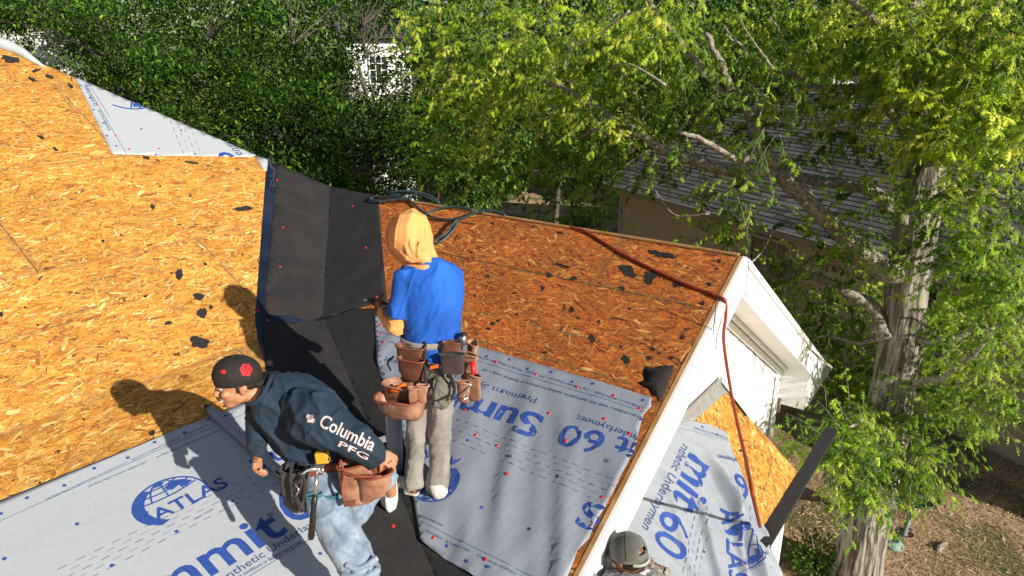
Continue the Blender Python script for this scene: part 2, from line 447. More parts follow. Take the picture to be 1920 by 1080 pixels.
# --- hidden far slopes so that the roof is a solid
pR = math.radians(31.6)
nB2 = unit(eA * math.sin(pR) + UP * math.cos(pR)); FB2 = Frame(APEX, -eB, nB2)
Lr = 4.15; ridge_back = FB.uv(620, 352)[0]
q = [np.array([ridge_back, 0]), np.array([0, 0.]), np.array([0, Lr]), np.array([ridge_back - 2.5, Lr])]
bm = poly_bm(q); 
for v in bm.verts: v.co = Vector(FB2.to(v.co.x, -v.co.y if FB2.e2[2] > 0 else v.co.y, -.002))
bm.normal_update(); 
if bm.faces[:][0].normal.z < 0: bmesh.ops.reverse_faces(bm, faces=bm.faces[:])
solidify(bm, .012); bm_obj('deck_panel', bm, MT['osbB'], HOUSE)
nAb = unit(eA * S30 + UP * C30)
hp0, hp1 = FA1.to(*hip0), P0
bm = bmesh.new(); fdir = unit(eA * C30 - UP * S30)
bm.faces.new([bm.verts.new(Vector(p)) for p in (hp1, hp0, hp0 + fdir * 3.5, hp1 + fdir * .8)])
bm.normal_update()
if bm.faces[:][0].normal.z < 0: bmesh.ops.reverse_faces(bm, faces=bm.faces[:])
for v in bm.verts: v.co.z -= .02
solidify(bm, .012); bm_obj('deck_panel', bm, MT['osb'], HOUSE)
# grey underlayment roll edge capping the hip at far left
pts = [P(-200, 8, 7.35), FA1.to(*FA1.uv(-20, 78), .02), FA1.to(*FA1.uv(30, 98), .03), FA1.to(*FA1.uv(62, 116), .02), FA1.to(*FA1.uv(88, 127), -.01)]
tag(tube('underlayment_roll_edge', catmull(pts[1:], 5), [.05, .055, .06, .06, .058, .05, .05, .045, .04, .035, .03, .025, .02, .015, .012, .01], MT['under'], None, 10),
    'curled grey underlayment edge lying along the hip at the far left', 'underlayment')
# --- ridge lumber and rake lumber on B
bm_r = lambda: None
def along(name, A, B, wd, ht, wdir, mat, parent, off=0):
    d = np.asarray(B) - A; return boxo(name, np.asarray(A) + np.asarray(wdir) * off, d, np.asarray(wdir) * wd, np.cross(unit(d), unit(wdir)) * ht, mat, parent)
rk = -eA * C30 - UP * S30                                            # down the left rake
rk2 = eA * math.cos(pR) - UP * math.sin(pR)                          # down the right rake
out = -eB
ridgeL = FB.to(*FB.uv(712, 370))
boxo('ridge_board', ridgeL + UP * .004 - eA * .015, APEX - ridgeL, eA * .035, UP * .012, MT['lumber'], HOUSE)
boxo('rake_board', APEX + out * .003 + nB * .004, rk * 2.95, out * .028, -nB * .035, MT['lumber'], HOUSE)
# --- white rake fascia (left and right), faces outward
nf = np.cross(out, rk); nf = unit(nf) * (1 if nf[2] < 0 else -1)      # downwards in gable plane, square to the rake
nf2 = np.cross(out, rk2); nf2 = unit(nf2) * (1 if nf2[2] < 0 else -1)
Ao = APEX + out * .031
def board2(name, pts, ext, mat, parent): return prism(name, pts, ext, mat, parent)
apexdrop = .25 / C30
board2('fascia_board', [Ao + UP * .004, Ao + rk * 3.3 + UP * .004, Ao + rk * 3.3 + nf * .27, Ao - UP * .29], out * .022, MT['white'], HOUSE)
board2('fascia_board', [Ao + UP * .004 + eA * .001, Ao - UP * .29 + eA * .001, Ao + rk2 * 3.96 + nf2 * .25, Ao + rk2 * 4.12 + nf2 * .16, Ao + rk2 * 4.10], out * .022, MT['white'], HOUSE)
# narrow drip/shingle mould strips over the fascia
boxo('shingle_mould', Ao + out * .0225 + rk * .02, rk * 3.28, out * .018, nf * .05, MT['white'], HOUSE, .003)
boxo('shingle_mould', Ao + out * .0225 + rk2 * .02, rk2 * 4.06, out * .018, nf2 * .045, MT['white'], HOUSE, .003)
boxo('joint_strip', Ao + out * .042 - UP * .02, -UP * .27, eA * .012, out * .004, MT['metal'], HOUSE)
# soffits: thin boards from fascia back to the wall
wallP = APEX + eB * OV
for r_, n_, L_ in ((rk, nf, 3.3), (rk2, nf2, 3.95)):
    boxo('soffit', Ao + n_ * .225 + r_ * (.12 if r_ is rk else .0), r_ * L_, eB * (OV + .031), n_ * .008, MT['whitedirty'], HOUSE)
    bz = Ao + n_ * .234 + eB * (OV - .03)
    boxo('bed_mould', bz + r_ * .18, r_ * (L_ - .25), out * -.0 - eB * .022 * -1 * 0 + out * .035, n_ * .035, MT['white'], HOUSE, .004)
    boxo('frieze_board', bz + n_ * .0355 + r_ * .25 + eB * .03, r_ * (L_ - .45), out * .022, n_ * .06, MT['white'], HOUSE, .003)
# --- gable wall built of lap boards
def tri_x(z):    # half widths of gable at relative height z below apex (soffit line)
    zz = -z - .30
    return (-zz / math.tan(math.radians(30)), zz / math.tan(pR))
CR = 2.62
zr = -.45; hb = .155
while zr > -6.1:
    z0, z1 = zr - hb, zr
    a0 = max(-3.6, tri_x(z0)[0]); b0 = min(CR, tri_x(z0)[1]); a1 = max(-3.6, tri_x(z1)[0]); b1 = min(CR, tri_x(z1)[1])
    pts = [wallP + eA * a0 + UP * z0 + out * .016, wallP + eA * b0 + UP * z0 + out * .016, wallP + eA * b1 + UP * z1, wallP + eA * a1 + UP * z1]
    bm = bmesh.new(); f = [bm.verts.new(Vector(p)) for p in pts]; g = [bm.verts.new(Vector(p + eB * .02)) for p in pts]
    bm.faces.new(f); bm.faces.new(g[::-1])
    for i in range(4): bm.faces.new((f[(i + 1) % 4], f[i], g[i], g[(i + 1) % 4]))
    bmesh.ops.recalc_face_normals(bm, faces=bm.faces[:])
    bm_obj('siding_board', bm, MT['white'], HOUSE)
    zr -= hb
zc = -(CR * math.tan(pR)) - .28
boxo('corner_board', wallP + eA * (CR + .002) + UP * -6.15 + eB * .03, eA * .035, out * .075, UP * (6.15 + zc), MT['white'], HOUSE, .003)
boxo('corner_board', wallP + eA * (CR - .075) + UP * -6.15 + out * .02, eA * .076, out * .02, UP * (6.15 + zc), MT['white'], HOUSE, .003)
# side and back walls under the roofs (plain lap siding sheets)
sd = wallP + eA * CR + eB * .03
for k in range(26):
    z0 = -6.1 + k * .155
    if z0 + .155 > zc: break
    boxo('siding_board', sd + UP * z0, eB * 5.5, eA * (.016 if k % 2 else .018), UP * .158, MT['white'], HOUSE)
boxo('wall', wallP + eA * -3.0 + eB * .6 - UP * 6.15, eA * 5.4, eB * 7, UP * 3.3, MT['white'], HOUSE)
boxo('wall', FA2.to(*a2e) + eB * 1.1 - UP * 3.55, eA * -7.5, eB * 3.0, UP * 3.05, MT['white'], HOUSE)
# --- boxed cornice return at right end and gutter
bx = wallP + eA * (CR + .04) + out * .0
zb = -2.36
prism('cornice_return', [bx + UP * (zc + .02), bx + UP * zb, bx + eA * .66 + UP * zb, bx + eA * .86 + UP * (zb + .20), bx + eA * .80 + UP * (zc - .0 - .1)], out * (OV + .029), MT['white'], HOUSE)
gz = APEX + rk2 * 4.12
def gutter(name, o, d, s, parent):
    bm = bmesh.new(); prof = [(0, 0), (0, -.11), (.07, -.125), (.115, -.06), (.12, 0), (.108, 0), (.104, -.055), (.066, -.112), (.010, -.10), (.010, 0)]
    pr = [[bm.verts.new(Vector(o + d * t + s * x + UP * z)) for x, z in prof] for t in (0, 1)]
    for i in range(len(prof)):
        j = (i + 1) % len(prof); bm.faces.new((pr[0][i], pr[0][j], pr[1][j], pr[1][i]))
    bm.faces.new(pr[0]); bm.faces.new(pr[1][::-1]); bmesh.ops.recalc_face_normals(bm, faces=bm.faces[:])
    return bm_obj(name, bm, MT['white'], parent)
gutter('gutter', gz + out * .06 - UP * .02, eB * 7, eA, HOUSE)
boxo('gutter_debris', gz + out * .01 - UP * .05 + eA * .012, eB * .5, eA * .09, UP * .02, material('leaf_debris', (.05, .035, .02), .9, 60, .5, bump=.01), HOUSE)
# fascia crack/hanging wire marks
tube('loose_wire', catmull([wallP + out * .03 + eA * 1.55 + UP * -1.33, wallP + out * .06 + eA * 1.56 + UP * -1.42, wallP + out * .05 + eA * 1.53 + UP * -1.47]), .004, MT['felt2'], HOUSE, 6)
tube('loose_wire', catmull([wallP + out * .25 + eA * 2.78 + UP * -2.2, wallP + out * .34 + eA * 2.76 + UP * -2.25, wallP + out * .34 + eA * 2.78 + UP * -2.33]), .004, MT['felt2'], HOUSE, 6)
q0 = hit(1338, 558, eB, Ao + out * .03)
tube('loose_wire', [q0 + out * .02, q0 + out * .02 - UP * .26], .003, MT['felt2'], HOUSE, 6)
# --- small roof S against the gable wall
uc = FS.uv(1500, 890); ve = uc[1]
S_poly = [np.array([-3.0, ve]), np.array([uc[0], ve]), np.array([0.0, 0.0]), np.array([-3.0, 0.0])]
deck(FS, S_poly, MT['osb'], PAL_A, -3.0, -1.0, 2600, 900, house=HOUSE, rows=5, strand_clip=(-1.6, 1, -3, 1), ang=.9)
fl = [(1345, 711), (1253, 800), (1303, 788), (1362, 735)]
sheet('wall_flashing', FS, fl, lambda u, v: .012 + .02 * max(0, 1 + v / .1) * 0, MT['metal'], HOUSE, .05, .002)
boxo('wall_flashing', wallP + out * .04 + (WP - wallP) @ eA * eA + UP * (WP[2] - APEX[2] + .005), eA * -1.1, out * .004, UP * .06, MT['metal'], HOUSE)
a = FS.px(1346, 712, .01); b_ = FS.px(1399, 781, .01)
boxo('rake_flashing', a, b_ - a, eA * .02, UP * .010, MT['felt2'], HOUSE)
boxo('eave_fascia', FS.to(-3, ve, -.014), eA * (3 + uc[0]), nS * -.11, out * .02, MT['white'], HOUSE)
# bay below S
bo = -(uc[1]) * math.cos(pS) - .10
for k in range(24):
    boxo('siding_board', wallP + eA * -3.2 + out * (bo - .0) + UP * (-6.15 + k * .155), eA * (3.2 + (WP - wallP) @ eA + uc[0] - .03), out * (.014 + .002 * (k % 2)), UP * .158, MT['white'], HOUSE)
boxo('corner_board', wallP + eA * ((WP - wallP) @ eA + uc[0] - .09) + out * (bo + .017) - UP * 6.15, eA * .09, out * .02, UP * 3.98, MT['white'], HOUSE, .003)
boxo('siding_sheet', wallP + eA * ((WP - wallP) @ eA + uc[0] - .03) + out * .03 - UP * 6.15, out * (bo - .03), eA * .02, UP * 3.85, MT['white'], HOUSE)
# --- scraps of old felt and marks on the panels
def panel_at(frame, uv):
    for o, fr, q, dz in PANELS:
        if fr is frame and inpoly(np.array([uv]), np.array(q))[0]: return o, dz
    return None, 0
def blob_scrap(frame, px, py, w_, h_, rot=0, seed=0, mat=None, name='felt_scrap'):
    rng = random.Random(seed * 31 + int(px)); c = frame.uv(px, py); o, dz = panel_at(frame, c)
    if o is None: return
    ex = frame.uv(px + w_ / 2 * math.cos(rot), py + w_ / 2 * math.sin(rot)) - c; ey = frame.uv(px - h_ / 2 * math.sin(rot), py + h_ / 2 * math.cos(rot)) - c
    n = 16 if max(w_, h_) < 25 else 26; pts = []; ph = rng.uniform(0, 50)
    for k in range(n):
        a = 2 * math.pi * k / n; r = .98 + .55 * noise.noise(Vector((math.cos(a) * .8 + ph, math.sin(a) * .8, ph * 1.7))) + .5 * noise.noise(Vector((math.cos(a) * 2.3 + ph, math.sin(a) * 2.3, ph))) + rng.uniform(-.06, .06)
        r = max(.62, min(1.35, r)); pts.append(c + ex * math.cos(a) * r + ey * math.sin(a) * r)
    bm = bmesh.new(); ctr = bm.verts.new((*c, 0)); vs = [bm.verts.new((*p, 0)) for p in pts]
    for k in range(n): bm.faces.new((ctr, vs[k], vs[(k + 1) % n]))
    flat_to(bm, frame, dz + .0034)
    for v in bm.verts: v.co += Vector(frame.n) * (rng.uniform(0, .009) if v is not ctr and rng.random() < .4 else rng.uniform(0, .002))
    solidify(bm, .0012); bm_obj(name, bm, mat or MT['scrap'], o)
sc = [(FA1, 24, 112, 42, 13, .15), (FA1, 68, 133, 16, 6, -.3), (FA1, 93, 144, 17, 6, .4), (FA1, 60, 149, 18, 7, .3), (FA1, 133, 162, 14, 6, .5), (FA1, 78, 258, 15, 6, .5),
      (FA1, 103, 280, 12, 6, .6), (FA1, 275, 297, 13, 6, .3), (FA1, 362, 306, 24, 4, .1), (FA1, 286, 389, 8, 11, 0), (FA1, 455, 392, 34, 8, -.1), (FA1, 335, 514, 13, 20, .3),
      (FA1, 193, 453, 6, 6, 0), (FA1, 373, 556, 18, 12, 0), (FA1, 377, 588, 24, 22, .2), (FA1, 395, 577, 7, 8, 0), (FA1, 272, 557, 7, 6, 0), (FA1, 315, 607, 13, 6, -.3),
      (FA1, 375, 643, 38, 26, .1), (FA1, 385, 496, 8, 5, .6), (FA1, 300, 350, 5, 4, 0), (FA1, 2, 591, 7, 9, 0), (FA1, 71, 610, 5, 4, 0), (FA1, 357, 368, 4, 5, 0), (FA1, 47, 578, 5, 4, 0),
      (FA2, 285, 812, 12, 10, 0), (FA2, 157, 787, 6, 4, 0), (FA2, 110, 848, 5, 5, 0), (FA2, 75, 906, 5, 5, 0),
      (FB, 1240, 478, 40, 12, .2), (FB, 1178, 510, 34, 18, .35), (FB, 1219, 520, 26, 30, .3), (FB, 1273, 534, 17, 8, .1), (FB, 1331, 534, 9, 8, 0), (FB, 1350, 490, 7, 9, 0), (FB, 1346, 505, 7, 4, 0),
      (FB, 1053, 498, 26, 5, .3), (FB, 1031, 517, 12, 10, .2), (FB, 1076, 523, 14, 7, 0), (FB, 1167, 541, 11, 8, .3), (FB, 1018, 541, 5, 9, -.3), (FB, 1072, 583, 8, 10, -.3), (FB, 924, 607, 10, 7, 0),
      (FB, 916, 617, 8, 5, 0), (FB, 1111, 635, 11, 14, -.5), (FB, 1174, 675, 12, 16, -.3), (FB, 1217, 672, 10, 7, 0), (FB, 1225, 655, 6, 7, 0), (FB, 1281, 634, 10, 6, 0), (FB, 1317, 569, 10, 7, .2),
      (FB, 915, 519, 6, 6, 0), (FB, 891, 555, 5, 5, 0), (FB, 934, 602, 6, 5, 0), (FB, 1182, 580, 5, 4, 0), (FB, 1261, 672, 7, 5, 0), (FB, 1124, 604, 6, 4, 0), (FB, 924, 419, 7, 4, 0), (FB, 1002, 426, 11, 3, .1),
      (FB, 1051, 437, 12, 4, .1), (FB, 1024, 662, 5, 6, 0), (FB, 1237, 663, 6, 4, 0), (FB, 1085, 597, 5, 4, 0), (FB, 970, 590, 4, 5, 0), (FB, 1165, 650, 4, 5, 0),
      (FS, 1391, 826, 10, 5, .2), (FS, 1388, 846, 6, 4, 0)]
for i, (fr, x, y, a, b_, r) in enumerate(sc): blob_scrap(fr, x, y, a, b_, r, i)
_c = [(1210, 688), (1226, 690), (1240, 686), (1264, 686), (1261, 700), (1254, 716), (1250, 728), (1243, 746), (1236, 754), (1230, 744), (1222, 742), (1216, 730), (1206, 726), (1196, 718), (1208, 714), (1205, 700)]
_o, _d = panel_at(FB, FB.uv(1235, 715)); sheet('felt_scrap', FB, _c, .0045, MT['scrap'], _o, .1, .0012)
def chalk(frame, pts, seed):
    rng = random.Random(seed); uv = [frame.uv(*p) for p in pts]; c = catmull(uv, 24); byp = {}
    for k in range(len(c) - 1):
        if rng.random() < .30: continue
        a, b2 = c[k], c[k + 1]; o, dz = panel_at(frame, (a + b2) / 2)
        if o is None: continue
        byp.setdefault(o.name, []).append((a + rng.uniform(-.002, .002), b2 + rng.uniform(-.002, .002), dz, o))
    for nm, L in byp.items():
        bm = bmesh.new()
        for a, b2, dz, o in L: strip2(bm, [a, b2], rng.uniform(.004, .012))
        flat_to(bm, frame, L[0][2] + .0030); bm_obj('chalk_line', bm, MT['chalk'], L[0][3])['kind'] = 'stuff'
chalk(FB, [(960, 506), (1150, 541), (1322, 577)], 1); chalk(FB, [(867, 578), (1060, 625), (1267, 680)], 2); chalk(FB, [(867, 632), (1020, 671), (1182, 720)], 3)
chalk(FA1, [(123, 540), (240, 512), (367, 482)], 4); chalk(FA1, [(105, 598), (170, 578), (235, 553), (330, 535)], 5); chalk(FA1, [(0, 640), (150, 600)], 6)
chalk(FA1, [(65, 115), (150, 222)], 8); chalk(FS, [(1400, 770), (1445, 850), (1430, 930)], 9)
# ================================================================ SHEETS
def wr(seed, a1=.004, f1=2.2, a2=.0015, f2=7, base=.004, ridged=0, rf=(3, 1.2), extra=None):
    def h(u, v):
        x = base + a1 * (noise.noise(Vector((u * f1, v * f1, seed))) + .5) + a2 * (noise.noise(Vector((u * f2, v * f2, seed + 9))) + .5)
        if ridged: x += ridged * max(0, .35 - abs(noise.noise(Vector((u * rf[0], v * rf[1], seed + 3))))) / .35
        if extra: x += extra(u, v)
        return max(x, base)
    return h
def caps(frame, hf, pts, parent, clip=None):
    me = None
    for (x, y) in pts:
        c = frame.uv(x, y)
        bm = bmesh.new(); bmesh.ops.create_cone(bm, cap_ends=True, segments=12, radius1=.0115, radius2=.009, depth=.0035)
        bmesh.ops.create_cone(bm, cap_ends=True, segments=8, radius1=.004, radius2=.003, depth=.006)
        M = Matrix([[frame.e1[i], frame.e2[i], frame.n[i]] for i in range(3)]).to_4x4(); M.translation = Vector(frame.to(c[0], c[1], (hf(*c) if callable(hf) else hf) + .003))
        bm.transform(M); bm_obj('cap_nail', bm, MT['redcap'], parent)
def dots(bm, frame, pts, r=.0105):
    if isinstance(bm, PB): bm = bm.new('printed_dots')
    for p in pts: disc2(bm, frame.uv(*p), r)
def dashes(bm, frame, a, b, rows, dpx=None, seed=0, gap=.085, ln=.045, sp=.034):
    """rows of short centre-line dashes between px a and px b"""
    A, B = frame.uv(*a), frame.uv(*b); X = unit(B - A); Y = np.array([-X[1], X[0]]); L = np.linalg.norm(B - A)
    for r in range(rows):
        t = (r % 2) * gap / 2; o = A + Y * (r - (rows - 1) / 2) * sp
        while t < L:
            strip2(bm, [o + X * t, o + X * (t + ln)], .0032 if r % 2 == 0 else .0018); t += gap
FINE = 'Conforms to ASTM D226  -  Cap Fasteners Required  -  NO Staples    Florida Building Code # 21350      to be warranted for the surface condition, or surface being used'
FINE2 = 'in accordance with this application, surface conditions or fastener being used            surface condition, ventilation, surface being used'
# ---- black shield and felt in the valley
SH = .0058
hsh = lambda u, v: SH
sh = empty('ice_shield', FA1.px(490, 450), 'shiny navy black membrane strip showing beside the matte felt in the valley', 'membrane')
sheet('upper_strip', FA1, [(500, 301), (620, 352), (605, 595), (484, 640), (478, 600)], hsh, MT['shield'], sh, .2)
sheet('lower_strip', FA2, [(484, 638), (605, 594), (760, 953), (560, 840), (499, 690)], hsh, MT['shield'], sh, .2)
hf1 = wr(3, .004, 2.5, .001, 8, base=.0085)
ft = empty('roofing_felt', FA1.px(560, 500), 'matte black felt creased down the upper valley, running up to the ridge', 'roofing felt')
sheet('valley_face', FA1, [(519, 309), (626, 354), (612, 598), (606, 610), (575, 604), (545, 592), (505, 594), (497, 588), (495, 575), (508, 440)], hf1, MT['felt'], ft, .07, .0012)
hf1b = wr(5, .004, 2.5, .001, 8, base=.0085)
sheet('ridge_face', FB, [(612, 350), (711, 369), (716, 440), (724, 540), (728, 585), (700, 571), (660, 585), (600, 608), (597, 595)], hf1b, MT['felt'], ft, .07, .0012)
caps(FA1, hf1, [(519, 339), (530, 428), (525, 502)], ft); caps(FB, hf1b, [(662, 388), (687, 466), (707, 558)], ft)
caps(FA1, SH, [(483, 583), (502, 602)], sh)
hf2 = wr(8, .004, 2.5, .001, 8, base=.0075)
fl2 = empty('roofing_felt', FA2.px(640, 850), 'matte black felt lying in the lower valley under the two standing workers', 'roofing felt')
zz = lambda u, v: .0105 + .004 * (noise.noise(Vector((u * 3, v * 3, 2))) + .5)
sheet('upper_flap', FA1, [(494, 604), (545, 607), (596, 603), (607, 594), (492, 637)], zz, MT['felt'], fl2, .07, .0012)
sheet('valley_face', FA2, [(491, 635), (609, 594), (656, 700), (806, 1046), (921, 1312), (640, 1312), (540, 850), (500, 700)], zz, MT['felt'], fl2, .07, .0012)
sheet('ridge_face', FB, [(597, 602), (662, 580), (735, 580), (760, 700), (800, 830), (830, 985), (960, 1140), (960, 1312), (908, 1312), (793, 1046), (643, 700)], zz, MT['felt'], fl2, .07, .0012)
caps(FA2, zz, [(737, 989)], fl2); 
# ---- left sheet
def xl(u, v):
    return 0
hL = wr(11, .005, 2.2, .0012, 9, base=.013)
LS = empty('underlayment_sheet', FA2.px(250, 950), 'broad light grey underlayment sheet filling the lower left roof with upright printing', 'underlayment')
Lp = [(-60, 970), (0, 942), (230, 850), (450, 760), (520, 735), (600, 880), (688, 1013), (655, 1050), (690, 1180), (760, 1312), (-60, 1312)]
LSu = [FA2.uv(*p) for p in Lp]
sheet('sheet', FA2, Lp, hL, MT['under'], LS, .06)
bi = PB(); bd = bmesh.new()
text_on(bi, FA2, 'ATLAS', (294, 982), (430, 914), 1.0, .015)
globe(bi, FA2, (322, 942), (246, 955), (292, 975), (427, 907))
text_on(bi, FA2, 'Summit', (150, 1228), (540, 1000), 1.02, .018)
text_on(bi, FA2, '60', (553, 988), (652, 930), 1.2, .004)
dots(bi, FA2, [(51, 937), (121, 914), (177, 882), (240, 862), (290, 833), (346, 815), (390, 790), (422, 783), (145, 987), (9, 1052), (210, 1065), (331, 1001), (436, 944), (2, 967), (600, 900), (600, 1042)])
text_on(bi, FA2, 'Summit', (640, 800), (465, 868), 1.1, .018)
finish_print('printed_emblem_and_name', bi, FA2, hL, LSu, MT['ink'], LS)
text_on(bd, FA2, 'Premium Synthetic Underlayment', (292, 1178), (632, 962), 1.0, .002)
text_on(bd, FA2, 'Synthetic', (640, 745), (452, 815), 1.0, .002)
strip2(bd, [FA2.uv(x, y) for x, y in ((-40, 999), (0, 981), (120, 927), (335, 831), (500, 762))], .0028)
text_on(bd, FA2, FINE, (440, 775), (85, 940), 1.6, .0); text_on(bd, FA2, FINE2, (440, 797), (165, 915), 1.8, .0)
text_on(bd, FA2, 'surface conditions or fastener being used', (430, 1100), (566, 1022), 1.6, .0)
strip2(bd, [FA2.uv(430, 1108), FA2.uv(600, 1003)], .0028)
text_on(bd, FA2, 'Center Line 24"', (366, 979), (400, 959), 1.2); text_on(bd, FA2, '®', (504, 975), (514, 969), 1)
dashes(bd, FA2, (120, 1090), (500, 900), 5)
finish_print('fine_print', bd, FA2, hL, LSu, MT['ink2'], LS)
# rolled tube lying on it
tr = empty('rolled_underlayment', FA2.px(500, 880), 'narrow rolled tube of underlayment lying in shadow beside the bending worker', 'roll')
ta = [FA2.to(*FA2.uv(x, y), .045) for x, y in ((392, 777), (440, 820), (520, 892), (640, 1005))]
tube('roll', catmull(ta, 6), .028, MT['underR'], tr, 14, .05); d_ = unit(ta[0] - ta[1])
tube('dark_end', [ta[0] - d_ * .01, ta[0] + d_ * .02, ta[0] + d_ * .05], [.026, .020, .006], MT['felt2'], tr, 10)
# ---- top scrap sheet
hT = wr(15, .003, 3, .001, 8, base=.005)
TS = empty('underlayment_sheet', FA1.px(250, 230), 'pale triangular underlayment piece folded over the hip at upper left', 'underlayment')
Tp = [(139, 146), (211, 290), (300, 293), (400, 294), (479, 293), (500, 301), (320, 223)]
TSu = [FA1.uv(*p) for p in Tp]
Tp2 = [FA1.uv(*p) for p in ((140, 145.5), (211, 290), (300, 293), (400, 294), (470, 295.5), (480, 291.5))]
sheet('sheet', FA1, Tp2, hT, MT['under'], TS, .07, px=False)
bi = PB(); bd = bmesh.new()
globe(bi, FA1, (238, 172), (272, 207), (262, 130), (225, 205))
g0 = FA1.uv(237, 180)
text_on(bi, FA1, '0', (437, 287), (402, 287), 1.0, .01)
dots(bi, FA1, [(150, 162), (169, 185), (175, 207), (194, 232), (200, 256), (218, 275), (265, 243), (339, 245), (365, 290), (292, 291)], .012)
finish_print('printed_emblem', bi, FA1, hT, Tp2, MT['ink'], TS)
text_on(bd, FA1, 'ent', (456, 292), (440, 272), 1.0)
strip2(bd, [FA1.uv(160, 157), FA1.uv(237, 290)], .004); strip2(bd, [FA1.uv(166, 158), FA1.uv(206, 222)], .004)
text_on(bd, FA1, 'Florida Building Code # 21350', (208, 246), (188, 208), 1.3)
text_on(bd, FA1, 'Cap Fasteners Required', (182, 200), (162, 162), 1.3)
dashes(bd, FA1, (330, 215), (365, 300), 4, gap=.13, ln=.075, sp=.055)
finish_print('fine_print', bd, FA1, hT, Tp2, MT['ink2'], TS)
caps(FA1, hT, [(182, 197), (217, 256), (242, 281), (298, 280)], TS)
T3 = empty('underlayment_strip', FA1.px(495, 315), 'small pale underlayment corner beside the top of the black valley felt', 'underlayment')
sheet('sheet', FA1, [FA1.uv(*p) for p in ((478, 293), (481, 292), (503, 300), (500, 322), (492, 316))], .006, MT['under'], T3, .1, px=False)
# ---- right sheet
def xr(u, v):
    t = noise.noise(Vector((u * 3.2 + v * 1.5, v * .8, 4.2)))
    k = min(1, max(0, (-v - 1.25) * 1.6)) * .9 + .25
    return .020 * k * max(0, .3 - abs(t)) / .3 + .009 * k * max(0, .3 - abs(noise.noise(Vector((u * 8 + v * 4, v * 2.2, 7))))) / .3 
hR = wr(21, .006, 2.5, .003, 9, base=.009, extra=xr)
RS = empty('underlayment_sheet', FB.px(1000, 850), 'wrinkled blue grey underlayment sheet with upside down printing beside the rake', 'underlayment')
Rp = [(704, 594), (885, 648), (1050, 697), (1222, 747), (1222, 765), (1207, 780), (1190, 850), (1150, 930), (1120, 975), (1105, 1012), (1084, 1035), (1062, 1095), (1020, 1170), (885, 1080), (838, 1052), (793, 1018), (782, 960), (764, 850), (745, 770), (712, 700), (707, 650)]
RSu = [FB.uv(*p) for p in Rp]
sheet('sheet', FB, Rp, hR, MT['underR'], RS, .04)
bi = PB(); bd = bmesh.new()
text_on(bi, FB, 'Summit', (1024, 784), (768, 716), 1.0, .018)
text_on(bi, FB, '60', (1141, 818), (1062, 800), 1.12, .006)
text_on(bi, FB, 'Summit', (1395, 893), (1163, 823), 1.1, .018)
text_on(bi, FB, 'S', (1078, 985), (1122, 1000), 1.0, .02)
text_on(bi, FB, 'ATLAS', (868, 866), (790, 845), 1.0, .015)
globe(bi, FB, (818, 905), (862, 916), (868, 866), (790, 845))
dots(bi, FB, [(915, 672), (956, 677), (991, 695), (1035, 701), (1074, 720), (1113, 724), (1206, 753), (880, 831), (960, 862), (1047, 898), (906, 955), (994, 995), (840, 1027), (879, 1058), (920, 1069), (718, 690), (722, 705), (1204, 790), (735, 620)])
finish_print('printed_emblem_and_name', bi, FB, hR, RSu, MT['ink'], RS)
text_on(bd, FB, 'Premium Synthetic Underlayment', (1011, 751), (725, 672), 1.0, .002)
text_on(bd, FB, 'Premium Synthetic Underlayment', (1410, 890), (1086, 783), 1.15, .002)
text_on(bd, FB, '®', (1146, 868), (1135, 865), 1)
strip2(bd, [FB.uv(x, y) for x, y in ((706, 622), (885, 676), (1050, 727), (1210, 776))], .003)
text_on(bd, FB, FINE, (1208, 766), (735, 620), 1.25); text_on(bd, FB, FINE2, (1206, 785), (735, 643), 1.25)
strip2(bd, [FB.uv(x, y) for x, y in ((792, 982), (895, 1033), (1010, 1088))], .003)
text_on(bd, FB, 'Florida Building Code # 21350        Conforms to ASTM D226', (803, 1003), (975, 1085), 1.3)
text_on(bd, FB, 'surface being used', (788, 972), (833, 992), 1.3)
dashes(bd, FB, (830, 800), (1145, 925), 5, gap=.075, ln=.042, sp=.036)
finish_print('fine_print', bd, FB, hR, RSu, MT['ink2'], RS)
caps(FB, hR, [(932, 682), (1007, 706), (1084, 730), (1152, 746), (1199, 769), (1031, 778), (1063, 832), (1135, 791), (1181, 817), (875, 773), (895, 821), (933, 838), (954, 895), (1129, 934), (816, 1013), (914, 1055), (715, 612), (722, 645), (716, 628)], RS)
# ---- draped sheet on small roof
def fold(u, v, pa, pb, amp, wd, skew=0):
    a, b2 = FS.uv(*pa), FS.uv(*pb); d = b2 - a; L = np.linalg.norm(d); d = d / L; q = np.array([u, v]) - a
    t = (q @ d) / L; s = (q[0] * d[1] - q[1] * d[0]) / wd
    if s < 0: s *= 1 + skew
    f_ = max(0, min(1, t * 4)) if t < .25 else 1
    if t < -.05: return 0
    return amp * f_ * math.exp(-s * s)
def hSf(u, v):
    x = .012 + .004 * (noise.noise(Vector((u * 3, v * 3, 1))) + .5)
    x += fold(u, v, (1325, 850), (1440, 1130), .11, .05, 2.2) + fold(u, v, (1350, 870), (1400, 1120), .035, .025, 1.5)
    x += fold(u, v, (1272, 850), (1330, 960), .02, .03, 2) + fold(u, v, (1305, 930), (1350, 1120), .05, .03, 1.8) + fold(u, v, (1270, 805), (1300, 860), .012, .018)
    x += fold(u, v, (1240, 880), (1262, 960), .02, .03) + fold(u, v, (1345, 880), (1430, 1000), .03, .025, 1)
    x += .009 * max(0, .3 - abs(noise.noise(Vector((u * 5 + 3, v * 2.2 + u * 2, 6))))) / .3
    x += .006 * (noise.noise(Vector((u * 6, v * 6, 12)))) * min(1, max(0, u + 1.3))
    if v < ve: x -= (ve - v) ** 1.4 * .35
    return max(x, .010) if v > ve else x
DS = empty('underlayment_sheet', FS.px(1300, 950), 'crumpled underlayment draped over the small roof in front of the gable', 'underlayment')
